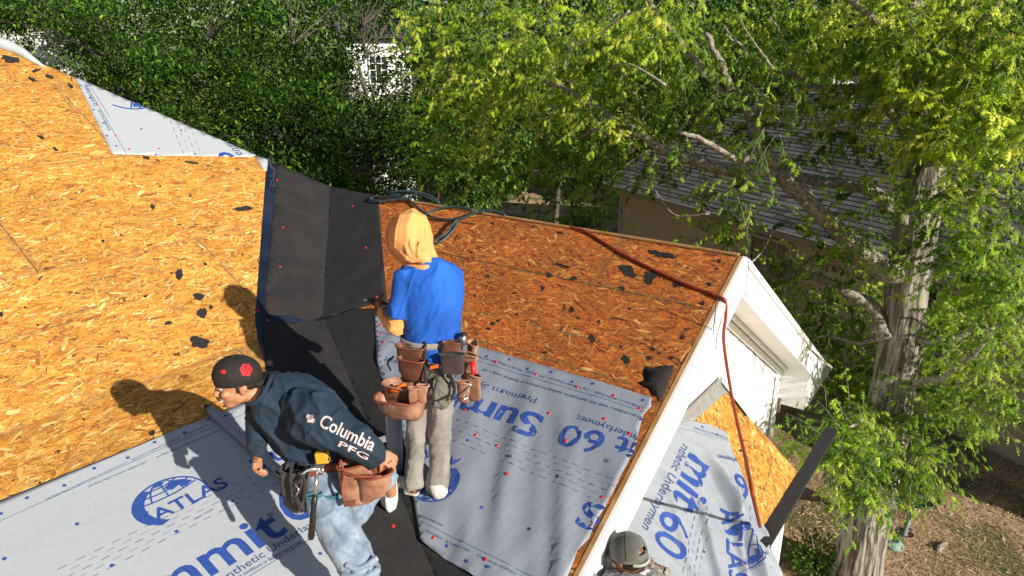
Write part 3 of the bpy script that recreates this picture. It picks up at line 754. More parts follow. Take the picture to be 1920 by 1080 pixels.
Sp = [(1252, 800), (1295, 789), (1330, 798), (1360, 812), (1366, 835), (1385, 880), (1405, 935), (1424, 988), (1445, 1030), (1480, 1085), (1500, 1180), (1080, 1260), (1080, 1150), (1115, 1060)]
SSu = [FS.uv(*p) for p in Sp]
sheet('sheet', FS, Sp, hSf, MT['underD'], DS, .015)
bi = PB(); bd = bmesh.new()
text_on(bi, FS, 'mit', (1291, 852), (1256, 938), 1.0, .018)
text_on(bi, FS, '60', (1240, 955), (1223, 1023), 1.1, .006)
text_on(bi, FS, '6', (1391, 895), (1370, 890), 1.4, .01)
text_on(bi, FS, 'ATLAS', (1348, 955), (1366, 1090), 1.0, .015)
globe(bi, FS, (1385, 1030), (1392, 1068), (1348, 955), (1366, 1090))
dots(bi, FS, [(1315, 802), (1342, 817), (1317, 1037), (1428, 1073)])
finish_print('printed_emblem_and_name', bi, FS, hSf, SSu, MT['ink'], DS, .003, .025)
text_on(bd, FS, 'nthetic Underlaymen', (1277, 835), (1200, 990), 1.0, .002)
text_on(bd, FS, 'Underlaymen', (1395, 866), (1342, 855), 1.4, .002)
text_on(bd, FS, '®', (1280, 953), (1277, 960), 1)
strip2(bd, [FS.uv(1262, 812), FS.uv(1190, 930), FS.uv(1130, 1060)], .0022); text_on(bd, FS, FINE2, (1252, 812), (1170, 955), 2.4)
strip2(bd, [FS.uv(1272, 806), FS.uv(1340, 822), FS.uv(1368, 832)], .0022); text_on(bd, FS, 'Florida Building Code # 21350', (1365, 825), (1300, 802), 1.2)
strip2(bd, [FS.uv(1380, 1078), FS.uv(1450, 1062)], .0022); text_on(bd, FS, 'NO Staples  -  Required', (1380, 1070), (1440, 1040), 1.3)
dashes(bd, FS, (1318, 950), (1285, 1110), 4, gap=.075, ln=.042, sp=.036); dashes(bd, FS, (1375, 900), (1400, 985), 3, gap=.075, ln=.042, sp=.036)
finish_print('fine_print', bd, FS, hSf, SSu, MT['ink2'], DS, .003, .025)
# ---- black strip past the eave corner
ba, bb = FS.px(1440, 1003, .03), None
bdir = eA
bs = empty('drip_strip', ba, 'long flat black strip sticking out past the small roof eave corner', 'strip')
# length so that the far end lands at px (1560,826)
best = min(np.arange(.3, 2.5, .01), key=lambda t: abs((lambda q: 960 + FPX * q[0] / (q[1] * math.cos(TH) - q[2] * math.sin(TH)))(ba + eA * t - CAM) - 1560))
bm = bmesh.new(); box_bm(bm, ba - eA * .1 - out * .05, eA * (best + .1), out * .095, UP * .004); bm_obj('strip', bm, MT['felt2'], bs)
bm = bmesh.new(); box_bm(bm, ba - eA * .1 + out * .045, eA * (best + .1), out * .003, -UP * .03); bm_obj('turned_edge', bm, MT['felt2'], bs)
# ================================================================ ROPES AND HOSES
def on(frame, pts, h): return [frame.to(*frame.uv(x, y), h) for x, y in pts]
MT['rope'] = material('orange_rope', (.32, .045, .012), .8, 90, col2=(.16, .018, .006), bump=.004, bscale=110)
MT['hose'] = material('teal_hose', (.035, .075, .085), .5, 40, .3, spec=.5)
MT['hose2'] = material('dark_hose', (.03, .045, .045), .5, 40, .3)
Rr = on(FB, [(1072, 429), (1100, 437), (1160, 474), (1220, 505), (1290, 537), (1330, 551), (1338, 556)], .015)
edge = Ao + rk * .47 + out * .03
tr_ = min(np.arange(.1, 1, .005), key=lambda t_: abs((lambda q: 540 + FPX * (-q[1] * math.sin(TH) - q[2] * math.cos(TH)) / (q[1] * math.cos(TH) - q[2] * math.sin(TH)))(APEX + rk * t_ + out * .045 + nB * .016 - CAM) - 560))
over = APEX + rk * tr_ + out * .045 + nB * .016
endp = FS.px(1425, 987, .12)
hang = [hit(x, y, eB, Ao + out * o_) for x, y, o_ in ((1350, 590, .028), (1357, 640, .075), (1370, 730, .14), (1384, 800, .28), (1398, 860, .45), (1412, 930, .62))] + [endp]
rp = empty('rope', Rr[0], 'rust orange safety rope crossing the ridge and hanging down over the white gable', 'rope')
tube('rope_strand', catmull(Rr + [over + UP * .004, over + out * .024 - UP * .025, over + out * .034 - UP * .12] + hang[1:], 10), .0112, MT['rope'], rp, 10)
tube('rope_strand', catmull([p + eA * .012 + UP * .0 for p in on(FB, [(1072, 431), (1110, 446), (1180, 487), (1260, 527), (1330, 556)], .012)], 8), .009, MT['rope'], rp, 8)
hs = empty('hose', FB.px(880, 420), 'dark teal air hoses looped loosely over the wooden ridge', 'hose')
for i, pth in enumerate([[(815, 460), (830, 455), (850, 436), (862, 416), (878, 406), (907, 398), (940, 402), (948, 407)],
                         [(727, 364), (750, 375), (773, 383), (793, 400), (820, 414), (857, 415), (875, 408), (910, 401)],
                         [(800, 408), (820, 398), (853, 393), (890, 398)],
                         [(697, 380), (706, 375), (735, 375), (760, 376)], [(697, 381), (715, 384), (750, 381), (775, 380)],
                         [(812, 461), (838, 448), (858, 424), (872, 418), (900, 405)]]):
    tube('hose_loop', catmull(on(FB, pth, .02 + .007 * i), 8), .0115, MT['hose' if i % 2 == 0 else 'hose2'], hs, 8)
zr_ = lambda x, y, d: P(x, y, d)
rg = [FB.to(FB.uv(x, y)[0], 0, 0) for x, y in ((730, 373), (760, 377), (795, 383), (820, 388))]
tube('hose_loop', catmull([rg[0] + UP * .06, rg[1] + UP * .09 + eA * .03, rg[2] + UP * .08 + eA * .05, rg[3] + UP * .03 + eA * .02], 8), .012, MT['hose'], hs, 8)
tube('hose_loop', catmull([rg[0] + UP * .03, rg[1] + UP * .06 + eA * .06, rg[2] + UP * .04 + eA * .08, rg[3] - UP * .02 + eA * .06], 8), .010, MT['hose'], hs, 8)
# wire bundle at hip corner
wb = empty('wire_tangle', FA1.px(508, 305), 'little tangle of silvery wire at the top of the valley', 'wire')
MT['silver'] = material('silver', (.6, .6, .6), .3, metal=.9)
for i in range(6):
    r_ = random.Random(i); c = [(503, 298), (506 + r_.uniform(-3, 5), 312), (512 + r_.uniform(-8, 6), 325), (505 + r_.uniform(-3, 8), 338), (503 + r_.uniform(0, 12), 352 + r_.uniform(-8, 5))]
    tube('wire', catmull([FA1.to(*FA1.uv(x, y), .015 + r_.random() * .02) for x, y in c], 5), .0022, MT['silver'] if i % 2 else MT['felt2'], wb, 5)
# ================================================================ GROUND
def G(px, py, z=0.0):
    d = ray(px, py); return CAM + d * ((z - CAMZ) / d[2])
def PY(px, py, Y):
    d = ray(px, py); return CAM + d * (Y / d[1])
def pxof(p):
    x, y, z = p[0], p[1], p[2] - CAMZ; k = y * math.cos(TH) - z * math.sin(TH)
    return 960 + FPX * x / k, 540 + FPX * (-y * math.sin(TH) - z * math.cos(TH)) / k, k
gm = bpy.data.materials.new('ground'); gm.use_nodes = True; t = NT(gm); b = t.n['Principled BSDF']; b.inputs['Roughness'].default_value = .95
tc = t.add('ShaderNodeTexCoord')
n1_ = t.add('ShaderNodeTexNoise'); n1_.inputs['Scale'].default_value = .9; n1_.inputs['Detail'].default_value = 8; t.L(tc.outputs['Object'], n1_.inputs[0])
n2_ = t.add('ShaderNodeTexNoise'); n2_.inputs['Scale'].default_value = 22; n2_.inputs['Detail'].default_value = 8; n2_.inputs['Roughness'].default_value = .7; t.L(tc.outputs['Object'], n2_.inputs[0])
r1 = t.add('ShaderNodeValToRGB'); r1.color_ramp.elements[0].position = .35; r1.color_ramp.elements[0].color = (.14, .085, .045, 1); r1.color_ramp.elements[1].position = .68; r1.color_ramp.elements[1].color = (.80, .58, .34, 1)
e = r1.color_ramp.elements.new(.5); e.color = (.52, .345, .19, 1); t.L(n2_.outputs[0], r1.inputs[0])
r2 = t.add('ShaderNodeMapRange'); r2.inputs[1].default_value = .49; r2.inputs[2].default_value = .58; t.L(n1_.outputs[0], r2.inputs[0])
mx = t.add('ShaderNodeMix', data_type='RGBA'); t.L(r2.outputs[0], mx.inputs[0]); t.L(r1.outputs[0], mx.inputs[6]); mx.inputs[7].default_value = (.15, .15, .05, 1)
t.L(mx.outputs[2], b.inputs['Base Color'])
bp = t.add('ShaderNodeBump'); bp.inputs['Distance'].default_value = .06; t.L(n2_.outputs[0], bp.inputs['Height']); t.L(bp.outputs[0], b.inputs['Normal'])
xs = np.concatenate([np.linspace(-120, -12, 8), np.linspace(-10, 16, 105), np.linspace(18, 120, 8)]); ys = np.concatenate([np.linspace(-60, 0, 4), np.linspace(2, 30, 113), np.linspace(33, 260, 8)])
vv = [(x, y, (.10 * noise.noise(Vector((x * .3, y * .3, 0))) + .03 * noise.noise(Vector((x * 1.6, y * 1.6, 4)))) if -10 <= x <= 16 and 2 <= y <= 30 else 0.0) for y in ys for x in xs]
nx = len(xs); ff = [(j * nx + i, j * nx + i + 1, (j + 1) * nx + i + 1, (j + 1) * nx + i) for j in range(len(ys) - 1) for i in range(nx - 1)]
link('ground', np_mesh('ground', vv, ff), gm)['kind'] = 'structure'
def gz_(x, y): return .10 * noise.noise(Vector((x * .3, y * .3, 0))) + .03 * noise.noise(Vector((x * 1.6, y * 1.6, 4)))
# litter and grass
MT['litter'] = material('litter', (1, 1, 1), .9, attr=True)
def litter(name, n, xr, yr, L0, L1, W0, W1, pal, seed, lift, kindlab, dens=None, upright=0):
    rng = np.random.default_rng(seed); x = rng.uniform(*xr, n); y = rng.uniform(*yr, n)
    if dens is not None:
        k = np.array([dens(a, b_) for a, b_ in zip(x, y)]) > rng.random(n); x, y = x[k], y[k]; n = len(x)
    z = np.array([gz_(a, b_) for a, b_ in zip(x, y)]) + rng.uniform(0, lift, n)
    a = rng.uniform(0, 6.283, n); tz = rng.normal(0, .25, n) + upright * rng.uniform(.8, 2.2, n)
    X = np.stack([np.cos(a), np.sin(a), tz], 1); Y = np.stack([-np.sin(a), np.cos(a), rng.normal(0, .25, n)], 1)
    L = rng.uniform(L0, L1, n)[:, None]; Wd = rng.uniform(W0, W1, n)[:, None]; p = np.stack([x, y, z + .004], 1)
    if upright: q = np.stack([p - Y * Wd, p + Y * Wd, p + X * L + Y * Wd * .1, p + X * L - Y * Wd * .1], 1)
    else: q = np.stack([p - X * L / 2 - Y * Wd * .6, p + X * L / 2 - Y * Wd * .4, p + X * L / 2 + Y * Wd * .4, p - X * L / 2 + Y * Wd * .6], 1)
    c = np.array(pal)[rng.integers(0, len(pal), n)] * rng.uniform(.7, 1.3, (n, 1))
    o = link(name, np_mesh(name, q.reshape(-1, 3), np.arange(n * 4).reshape(n, 4), np.repeat(c, 4, axis=0)), MT['litter'], smooth=False)
    tag(o, kindlab, name.replace('_', ' '), kind='stuff')
litter('pine_straw', 70000, (1.8, 11), (5.5, 15), .02, .11, .0015, .007, [(.68, .46, .26), (.52, .33, .16), (.78, .58, .35), (.22, .13, .065), (.38, .23, .12)], 3, .02, 'brown pine straw and dead leaves strewn over the bare yard')
litter('fallen_leaf_litter', 5000, (1.8, 11), (5.5, 15), .02, .045, .008, .018, [(.55, .34, .18), (.30, .16, .08), (.68, .50, .32)], 5, .03, 'curled dry leaves scattered over the bare yard under the oak')
litter('grass', 110000, (1.8, 14), (5.5, 17), .02, .05, .002, .004, [(.15, .22, .045), (.22, .26, .07), (.10, .15, .03), (.32, .29, .11)], 6, .0, 'short patchy green grass growing thinly on the brown yard',
       dens=lambda x, y: max(0, min(1, (noise.noise(Vector((x * .8, y * .8, 9))) + .05 + .06 * (x - 5)) * 2.2)), upright=1)
# ================================================================ NEIGHBOUR HOUSE
MT['beige'] = material('beige_siding', (.50, .39, .26), .75, 3, .12, bump=.001, bscale=30)
MT['shingle'] = material('shingle', (.13, .124, .120), .95, 90, .45, bump=.003, bscale=200)
MT['shingle2'] = material('shingle_dark', (.085, .081, .079), .95, 90, .45, bump=.003, bscale=200)
MT['shingle3'] = material('shingle_light', (.18, .172, .165), .95, 90, .4, bump=.003, bscale=200)
MT['glass'] = material('window_glass', (.03, .035, .04), .08, spec=.8)
wd = V(math.sin(math.radians(-28.7)), math.cos(math.radians(-28.7)), 0); nh = V(-wd[1], wd[0], 0)   # nh faces the camera side
C0 = G(1165, 345, 2.75)
NH = empty('neighbour_house', (C0[0], C0[1], 0), 'beige sided neighbouring house with grey shingle roof behind the oak tree', 'house')
Lw = 16.0
for k in range(18):
    z0 = k * .155
    boxo('siding_board', C0 * V(1, 1, 0) + UP * z0 + nh * -.02, -wd * Lw, nh * (.024 + (.003 if k % 2 else 0)), UP * .158, MT['beige'], NH)
boxo('corner_board', C0 * V(1, 1, 0) + wd * .003 + nh * -.02, -wd * .09, nh * .055, UP * 2.8, material('corner_trim', (.42, .37, .29), .7), NH)
boxo('gable_wall', C0 * V(1, 1, 0) - wd * .02 - nh * .03, -wd * .1, -nh * 8.5, UP * 2.75, MT['beige'], NH)
pN = math.radians(27); up_ = -nh * math.cos(pN) + UP * math.sin(pN); nN = unit(nh * math.sin(pN) + UP * math.cos(pN))
E0 = C0 + nh * .38 + wd * .35 + UP * .02
Dr = 5.4; Lroof = Lw + .7
boxo('roof_deck', E0 - nN * .05, -wd * Lroof, up_ * Dr, nN * .045, MT['whitedirty'], NH)
rid = E0 + up_ * Dr; dn = -nh * math.cos(pN) - UP * math.sin(pN)
boxo('roof_deck', rid - UP * .05, -wd * Lroof, dn * Dr, UP * .045, MT['shingle'], NH)
boxo('eave_fascia', E0 - UP * .16 + nh * .002, -wd * Lroof, nh * .02, UP * .13, material('eave_trim', (.30, .24, .17), .7), NH)
boxo('drip_edge', E0 - UP * .012 + nh * .025, -wd * Lroof, nh * .012, UP * .012, MT['white'], NH)
boxo('soffit', E0 - UP * .17, -wd * Lroof, -nh * .40, UP * .015, MT['beige'], NH)
prism('gable_triangle', [C0 - wd * .03, C0 - wd * .03 - nh * 9.0, C0 - wd * .03 - nh * 4.4 + UP * 2.3], -wd * .1, MT['beige'], NH)
# shingles
exp_, tw = .145, .33
rows_ = int(Dr / exp_); cand = []; rng = random.Random(5)
for r in range(rows_):
    x = -rng.random() * tw
    while x < Lroof:
        ww = tw * rng.uniform(.75, 1.15); a = max(0, x); b_ = min(Lroof, x + ww - .006); x += ww
        if b_ - a < .03: continue
        c = E0 - wd * (a + b_) / 2 + up_ * (r * exp_ + exp_ / 2); q = pxof(c)
        vis = 1080 < q[0] < 1960 and -20 < q[1] < 1000
        cand.append((q[2] if vis else 999, r, a, b_, rng.choice((0, 0, 1, 2)), rng.uniform(0, .004)))
cand.sort(key=lambda c: c[0])
def shingle_geo(r, a, b_, dz):
    o = E0 - wd * a + up_ * (r * exp_ - .01) + nN * (.004 + dz)
    X = -wd * (b_ - a); Y = up_ * (exp_ * 1.35); t0 = nN * .012; 
    return o, X, Y, t0
bms = [bmesh.new() for _ in range(3)]
for i, (d, r, a, b_, m_, dz) in enumerate(cand):
    o, X, Y, t0 = shingle_geo(r, a, b_, dz)
    vv = [o, o + X, o + X + Y - nN * .010, o + Y - nN * .010, o + t0, o + X + t0, o + X + Y - nN * .006, o + Y - nN * .006]
    if i < 300:
        bm = bmesh.new()
    else: bm = bms[m_]
    v = [bm.verts.new(Vector(p)) for p in vv]
    for f in ((4, 5, 6, 7), (0, 1, 5, 4), (1, 2, 6, 5), (3, 0, 4, 7)): bm.faces.new([v[k] for k in f])
    if i < 300:
        bmesh.ops.recalc_face_normals(bm, faces=bm.faces[:]); bm_obj('shingle', bm, MT[('shingle', 'shingle2', 'shingle3')[m_]], NH)
for k, bm in enumerate(bms):
    bm_obj('shingles', bm, MT[('shingle', 'shingle2', 'shingle3')[k]], NH)['kind'] = 'stuff'
def window(parent, O, X, Z, N, w_, h_, cols, rows, fm):
    """O lower-left corner on the wall, X along, Z up, N outward"""
    f = empty('window', O, None); f.parent = parent; f.location = Vector(O) - parent.location
    def bx(name, x0, x1, z0, z1, n0, n1_, m):
        bm = bmesh.new(); box_bm(bm, O + X * x0 + Z * z0 + N * n0, X * (x1 - x0), Z * (z1 - z0), N * (n1_ - n0)); return bm_obj(name, bm, m, f)
    t_ = .06
    bx('sill', -t_, w_ + t_, -t_, 0, 0, .08, fm); bx('frame', -t_, w_ + t_, h_, h_ + t_, 0, .06, fm); bx('frame', -t_, 0, 0, h_, 0, .055, fm); bx('frame', w_, w_ + t_, 0, h_, 0, .055, fm)
    for i in range(cols):
        for j in range(rows):
            bx('pane', w_ / cols * i + .012, w_ / cols * (i + 1) - .012, h_ / rows * j + .012, h_ / rows * (j + 1) - .012, .004, .012, MT['glass'])
    bm = bmesh.new()
    for i in range(1, cols): box_bm(bm, O + X * (w_ / cols * i - .011) + N * .013, X * .022, Z * h_, N * .012)
    for j in range(1, rows): box_bm(bm, O + Z * (h_ / rows * j - .011) + N * .013, X * w_, Z * .022, N * .011)
    bm_obj('muntin', bm, fm, f)
    return f
trimm = material('window_trim', (.45, .42, .36), .6)
d0 = min(np.arange(2, 14, .05), key=lambda t_: abs(pxof(C0 - wd * t_ - UP * .9)[0] - 1480))
O = C0 * V(1, 1, 0) - wd * d0 + UP * .95 + nh * .03
window(NH, O, wd, UP, nh, 1.0, 1.45, 3, 4, trimm)
O2 = C0 * V(1, 1, 0) - wd * (d0 + 3.4) + UP * .95 + nh * .03
window(NH, O2, wd, UP, nh, 1.0, 1.45, 3, 4, trimm)
# ================================================================ FAR WHITE HOUSES
def far_house(px, py, dep, w_, d_, h_, az_, label, rcol, wins):
    c = P(px, py, dep); c[2] = 0
    a = math.radians(az_); X = V(math.cos(a), math.sin(a), 0); Y = V(-math.sin(a), math.cos(a), 0)
    H = empty('white_house', c, label, 'house', 'pale houses far behind the trees')
    boxo('wall', c - X * w_ / 2, X * w_, Y * d_, UP * h_, MT['white'], H)
    for k in range(int(h_ / .2)): boxo('siding_board', c - X * (w_ / 2 + .004) + UP * k * .2 - Y * .012, X * (w_ + .008), Y * (.006 + .006 * (k % 2)), UP * .19, MT['white'], H)
    rc = material('roof_' + str(px), rcol, .9, 20, .3)
    prism('roof', [c - X * (w_ / 2 + .3) - Y * .4 + UP * h_, c - X * (w_ / 2 + .3) + Y * (d_ + .4) + UP * h_, c - X * (w_ / 2 + .3) + Y * d_ / 2 + UP * (h_ + d_ * .35)], X * (w_ + .6), rc, H)
    for (x, z, ww, hh) in wins: window(H, c + X * (x - w_ / 2) + UP * z - Y * .014, X, UP, -Y, ww, hh, 3, 4, MT['whitedirty'])
    return H
far_house(712, 120, 25, 2.2, 3, 6.5, 18, 'tall bright white house glimpsed through a gap between dark trees', (.08, .07, .07), [(.75, 5.0, .6, .9)])
far_house(-20, 80, 21, 4.0, 2, 6.9, 20, 'white house with gridded windows behind trees at upper left', (.10, .09, .09), [(2.7, 4.15, 1.0, 1.5), (.6, 4.15, 1.0, 1.5)])
far_house(1590, 122, 22, .9, 2, 5.6, 10, 'small white dormer peak visible above the grey shingle roof', (.10, .09, .09), [])
# ================================================================ VEGETATION
def leafmat(name, tr=.35, rough=.45, spec=.4):
    return material(name, (1, 1, 1), rough, attr=True, trans=tr, spec=spec)
MT['leafo'] = leafmat('oak_leaf', .48, .5, .3); MT['leafd'] = leafmat('glossy_leaf', .18, .65, .12)
MT['bark'] = material('bark', (.33, .295, .25), .9, 16, col2=(.07, .058, .045), stretch=(1, 1, .13), bump=.07, bscale=20, detail=8, ramp=(.42, .57))
MT['barkd'] = material('dark_bark', (.11, .09, .07), .9, 12, col2=(.05, .04, .032), stretch=(1, 1, .3), bump=.03, bscale=14)
MT['limb'] = material('limb_bark', (.38, .345, .29), .9, 28, col2=(.16, .135, .105), bump=.02, bscale=30, detail=8, ramp=(.38, .6))
LOBE_V = [(.0, -.025, 0), (.0, .025, 0), (.28, .30, -.05), (.40, .06, 0), (.24, .05, 0), (.28, -.30, -.05), (.40, -.06, 0), (.24, -.05, 0), (.52, .40, -.08), (.60, .06, 0), (.38, .06, 0), (.52, -.40, -.08), (.60, -.06, 0), (.38, -.06, 0),
          (.76, .30, -.08), (.80, .05, -.03), (.58, .08, 0), (.76, -.30, -.08), (.80, -.05, -.03), (.58, -.08, 0), (1.0, 0, -.10), (.62, 0, .01)]
LOBE_V = [(x, y * .66, z * 1.5) for x, y, z in LOBE_V]
LOBE_F = [(0, 6, 3), (0, 3, 1), (4, 3, 2), (7, 5, 6), (6, 12, 9), (6, 9, 3), (10, 9, 8), (13, 11, 12), (12, 18, 15), (12, 15, 9), (16, 15, 14), (19, 17, 18), (18, 20, 15)]
OV_V = [(0, 0, 0), (.3, .17, .03), (.65, .16, .02), (1, 0, -.06), (.65, -.16, .02), (.3, -.17, .03)]; OV_F = [(0, 5, 4), (0, 4, 3), (0, 3, 2), (0, 2, 1)]
def leaf_cloud(name, pos, dr, nz, size, col, tv, tf, mat, parent):
    tv = np.array(tv); tf = np.array(tf); X = dr / np.linalg.norm(dr, axis=1)[:, None]
    Z = nz - X * (nz * X).sum(1)[:, None]; Z /= np.linalg.norm(Z, axis=1)[:, None] + 1e-9; Y = np.cross(Z, X); s = size[:, None, None]
    v = pos[:, None] + s * (tv[None, :, :1] * X[:, None] + tv[None, :, 1:2] * Y[:, None] + tv[None, :, 2:] * Z[:, None])
    n = len(pos); f = (np.arange(n)[:, None, None] * len(tv) + tf[None]).reshape(-1, 3)
    c = np.repeat(col, len(tv), axis=0)
    o = link(name, np_mesh(name, v.reshape(-1, 3), f, np.clip(c, 0, 1)), mat, parent, smooth=False); o['kind'] = 'stuff'; return o
def sphere_pts(rng, n, shell=.55):
    d = rng.normal(size=(n, 3)); d /= np.linalg.norm(d, axis=1)[:, None]; r = (shell + (1 - shell) * rng.random(n)) ** .8
    return d * r[:, None], d
def dark_tree(x, y, blobs, label, seed, pal, nclump=76, per=46, lsz=.105, group='dark glossy trees behind the roof', kind='broadleaf_tree', mat='leafd', tall=5.2):
    rng = np.random.default_rng(seed); base = V(x, y, gz_(x, y) if -10 < x < 16 and y < 30 else 0)
    T = empty(kind, base, label, 'tree', group)
    top = V(x + rng.normal(0, .2), y + rng.normal(0, .2), tall)
    tube('trunk', catmull([base - UP * .1, base * .6 + top * .4 + V(rng.normal(0, .1), 0, 0), top], 5), np.linspace(.13, .03, 11), MT['barkd'], T, 8, .12, seed)
    pos, dr, nz, cl, br = [], [], [], [], []
    for (bx_, by_, bz_, r, rz) in blobs:
        nc = max(6, int(nclump * r * r / 2.2)); p, d = sphere_pts(rng, nc); cc = V(x + bx_, y + by_, bz_) + p * V(r, r, rz)
        tone = rng.uniform(.5, 1.8, nc)
        keep = np.array([noise.noise(Vector(c_ * .85)) > -.10 and not (((pxof(c_)[0] - 713) / 19) ** 2 + ((pxof(c_)[1] - 118) / 40) ** 2 < 1) and not (((pxof(c_)[0] - 75) / 16) ** 2 + ((pxof(c_)[1] - 88) / 20) ** 2 < 1) for c_ in cc])
        if keep.sum() < 3: continue
        cc, d, tone = cc[keep], d[keep], tone[keep]; nc = len(cc)
        k = rng.integers(5, 14)
        for j in rng.choice(nc, min(nc, 7), replace=False):
            br.append((V(x, y, max(.8, bz_ - r * .6)), cc[j]))
        q = np.repeat(cc, per, axis=0); dd = np.repeat(d, per, axis=0); tn = np.repeat(tone, per)
        off = rng.normal(size=(len(q), 3)) * V(.21, .21, .11); pos.append(q + off)
        dr.append(dd * .7 + rng.normal(0, .6, q.shape) + V(0, 0, -.15)); nz.append(dd * .5 + rng.normal(0, .5, q.shape) + V(0, 0, .9))
        c = np.array(pal)[rng.integers(0, len(pal), len(q))]; cl.append(c * (tn * rng.uniform(.75, 1.3, len(q)))[:, None])
    pos, dr, nz, cl = map(np.concatenate, (pos, dr, nz, cl))
    leaf_cloud('crown', pos, dr, nz, rng.uniform(.7, 1.25, len(pos)) * lsz, cl, OV_V, OV_F, MT[mat], T)
    bm = bmesh.new()
    for a, b_ in br:
        vs, fs = tube_arrays([a, (a + b_) / 2 + V(0, 0, .15), b_], [.02, .013, .005], 4, False); bv = [bm.verts.new(v) for v in vs]
        for f in fs: bm.faces.new([bv[i] for i in f])
    bm_obj('branches', bm, MT['barkd'], T, True)['kind'] = 'stuff'
    return T
DK = [(.016, .046, .004), (.025, .068, .006), (.042, .102, .009), (.008, .024, .003), (.085, .165, .014)]
MD = [(.055, .13, .018), (.08, .17, .02), (.10, .20, .025), (.04, .09, .015), (.14, .24, .035)]
def tree_px(px, dep, blobs_px, label, seed, pal, **kw):
    """blobs_px: (px,py,dep,radius m, vertical radius m)"""
    b0 = P(px, 200, dep); x, y = b0[0], b0[1]; bl = []
    for (bx_, by_, bd, r, rz) in blobs_px:
        q = P(bx_, by_, bd); bl.append((q[0] - x, q[1] - y, q[2], r, rz))
    return dark_tree(x, y, bl, label, seed, pal, **kw)
tree_px(225, 15.5, [(190, 110, 15.5, 1.2, 1.2), (290, 60, 15, 1.5, 1.3), (250, 180, 14.5, 1.2, 1.0), (150, 15, 16, 1.2, .9), (310, 190, 14.5, 1.0, 1.1), (60, 10, 17, 1.3, .6), (30, 60, 17, .9, .7), (130, 80, 16, .8, .7)], 'dark glossy evergreen nearest the pale triangular underlayment piece', 1, DK)
tree_px(400, 14.5, [(390, 60, 14.5, 1.5, 1.4), (370, 190, 13.5, 1.3, 1.2), (450, 130, 14, 1.3, 1.2), (420, 250, 13, 1.0, .9), (470, 10, 15, 1.2, 1.0)], 'dark glossy evergreen second from the left behind the hip', 2, DK)
tree_px(560, 14, [(560, 110, 14, 1.5, 1.5), (520, 220, 13, 1.2, 1.1), (600, 230, 13.5, 1.2, 1.1), (590, 10, 15, 1.3, 1.2), (540, 290, 12.5, .8, .7), (490, 240, 13, .9, .8)], 'dark glossy evergreen behind the top of the black valley felt', 3, DK)
tree_px(690, 14.5, [(650, 290, 13, 1.0, .9), (700, 240, 14, 1.0, .7), (735, 300, 13.5, 1.0, .9), (640, 20, 17, 1.3, .9), (700, 15, 17, .8, .5), (760, 30, 16.5, 1.4, 1.3), (800, 150, 15, 1.2, 1.2), (715, 245, 13, .75, .6), (712, 320, 12.5, .8, .6), (770, 270, 13.5, .9, .8), (665, 150, 14.5, .55, .9), (772, 120, 15, .6, 1.0)], 'dark evergreen in front of the bright white house gap', 4, DK)
MDD = [tuple(.75 * c for c in m) for m in MD]
G2 = 'mid green trees beyond the ridge'
tree_px(860, 16, [(850, 130, 16, 1.8, 1.6), (840, 270, 15, 1.3, 1.1), (930, 220, 15.5, 1.6, 1.5), (900, 330, 14.5, .9, .7), (930, 30, 17, 1.8, 1.6)], 'mid green tree rising behind the hooded worker', 5, MDD, group=G2, lsz=.15)
tree_px(1060, 17, [(1050, 110, 17, 2.0, 1.8), (1010, 250, 16, 1.3, 1.2), (1110, 230, 16, 1.2, 1.1), (1180, 60, 18, 1.8, 1.7)], 'mid green tree behind the ridge left of the beige house', 6, MDD, group=G2, lsz=.15)
tree_px(1330, 21, [(1320, 60, 21, 2.4, 2.0), (1230, 170, 20, 1.6, 1.4), (1420, 90, 21, 2.0, 1.7)], 'mid green tree behind the left end of the grey shingle roof', 7, MDD, group=G2, lsz=.18)
tree_px(1560, 23, [(1540, 40, 23, 2.6, 1.8), (1650, 70, 22.5, 2.2, 1.9)], 'mid green tree behind the middle of the grey shingle roof', 8, MDD, group=G2, lsz=.18)
tree_px(1800, 22, [(1780, 50, 22, 2.5, 2.0), (1900, 90, 21, 2.2, 2.0)], 'mid green tree behind the right end of the grey shingle roof', 9, MDD, group=G2, lsz=.18)
tree_px(60, 19, [(20, -10, 18, 1.5, .8), (110, -20, 19, 1.6, 1.0), (-60, 60, 18, 1.6, 1.6)], 'sunlit green tree at the upper left corner beside the white house', 10, MD, group=G2, lsz=.15)
tree_px(300, 20, [(200, 60, 19, 1.8, 1.6), (330, 70, 20, 2.0, 1.8), (450, 90, 20, 2.0, 1.8), (350, 160, 18, 1.6, 1.3)], 'tall dark tree in the second row behind the left evergreens', 11, DK, per=34, lsz=.12)
tree_px(560, 20, [(560, 50, 20, 2.0, 1.9), (520, 160, 18, 1.8, 1.4), (630, 160, 18, 1.3, 1.2), (630, 250, 17, 1.3, 1.0)], 'tall dark tree in the second row, left of the white house gap', 12, DK, per=34, lsz=.12)
tree_px(800, 21, [(790, 90, 21, 1.2, 1.8), (800, 220, 20, 1.6, 1.4), (900, 120, 21, 2.0, 1.9)], 'tall dark tree in the second row, right of the white house gap', 13, DK, per=34, lsz=.12)
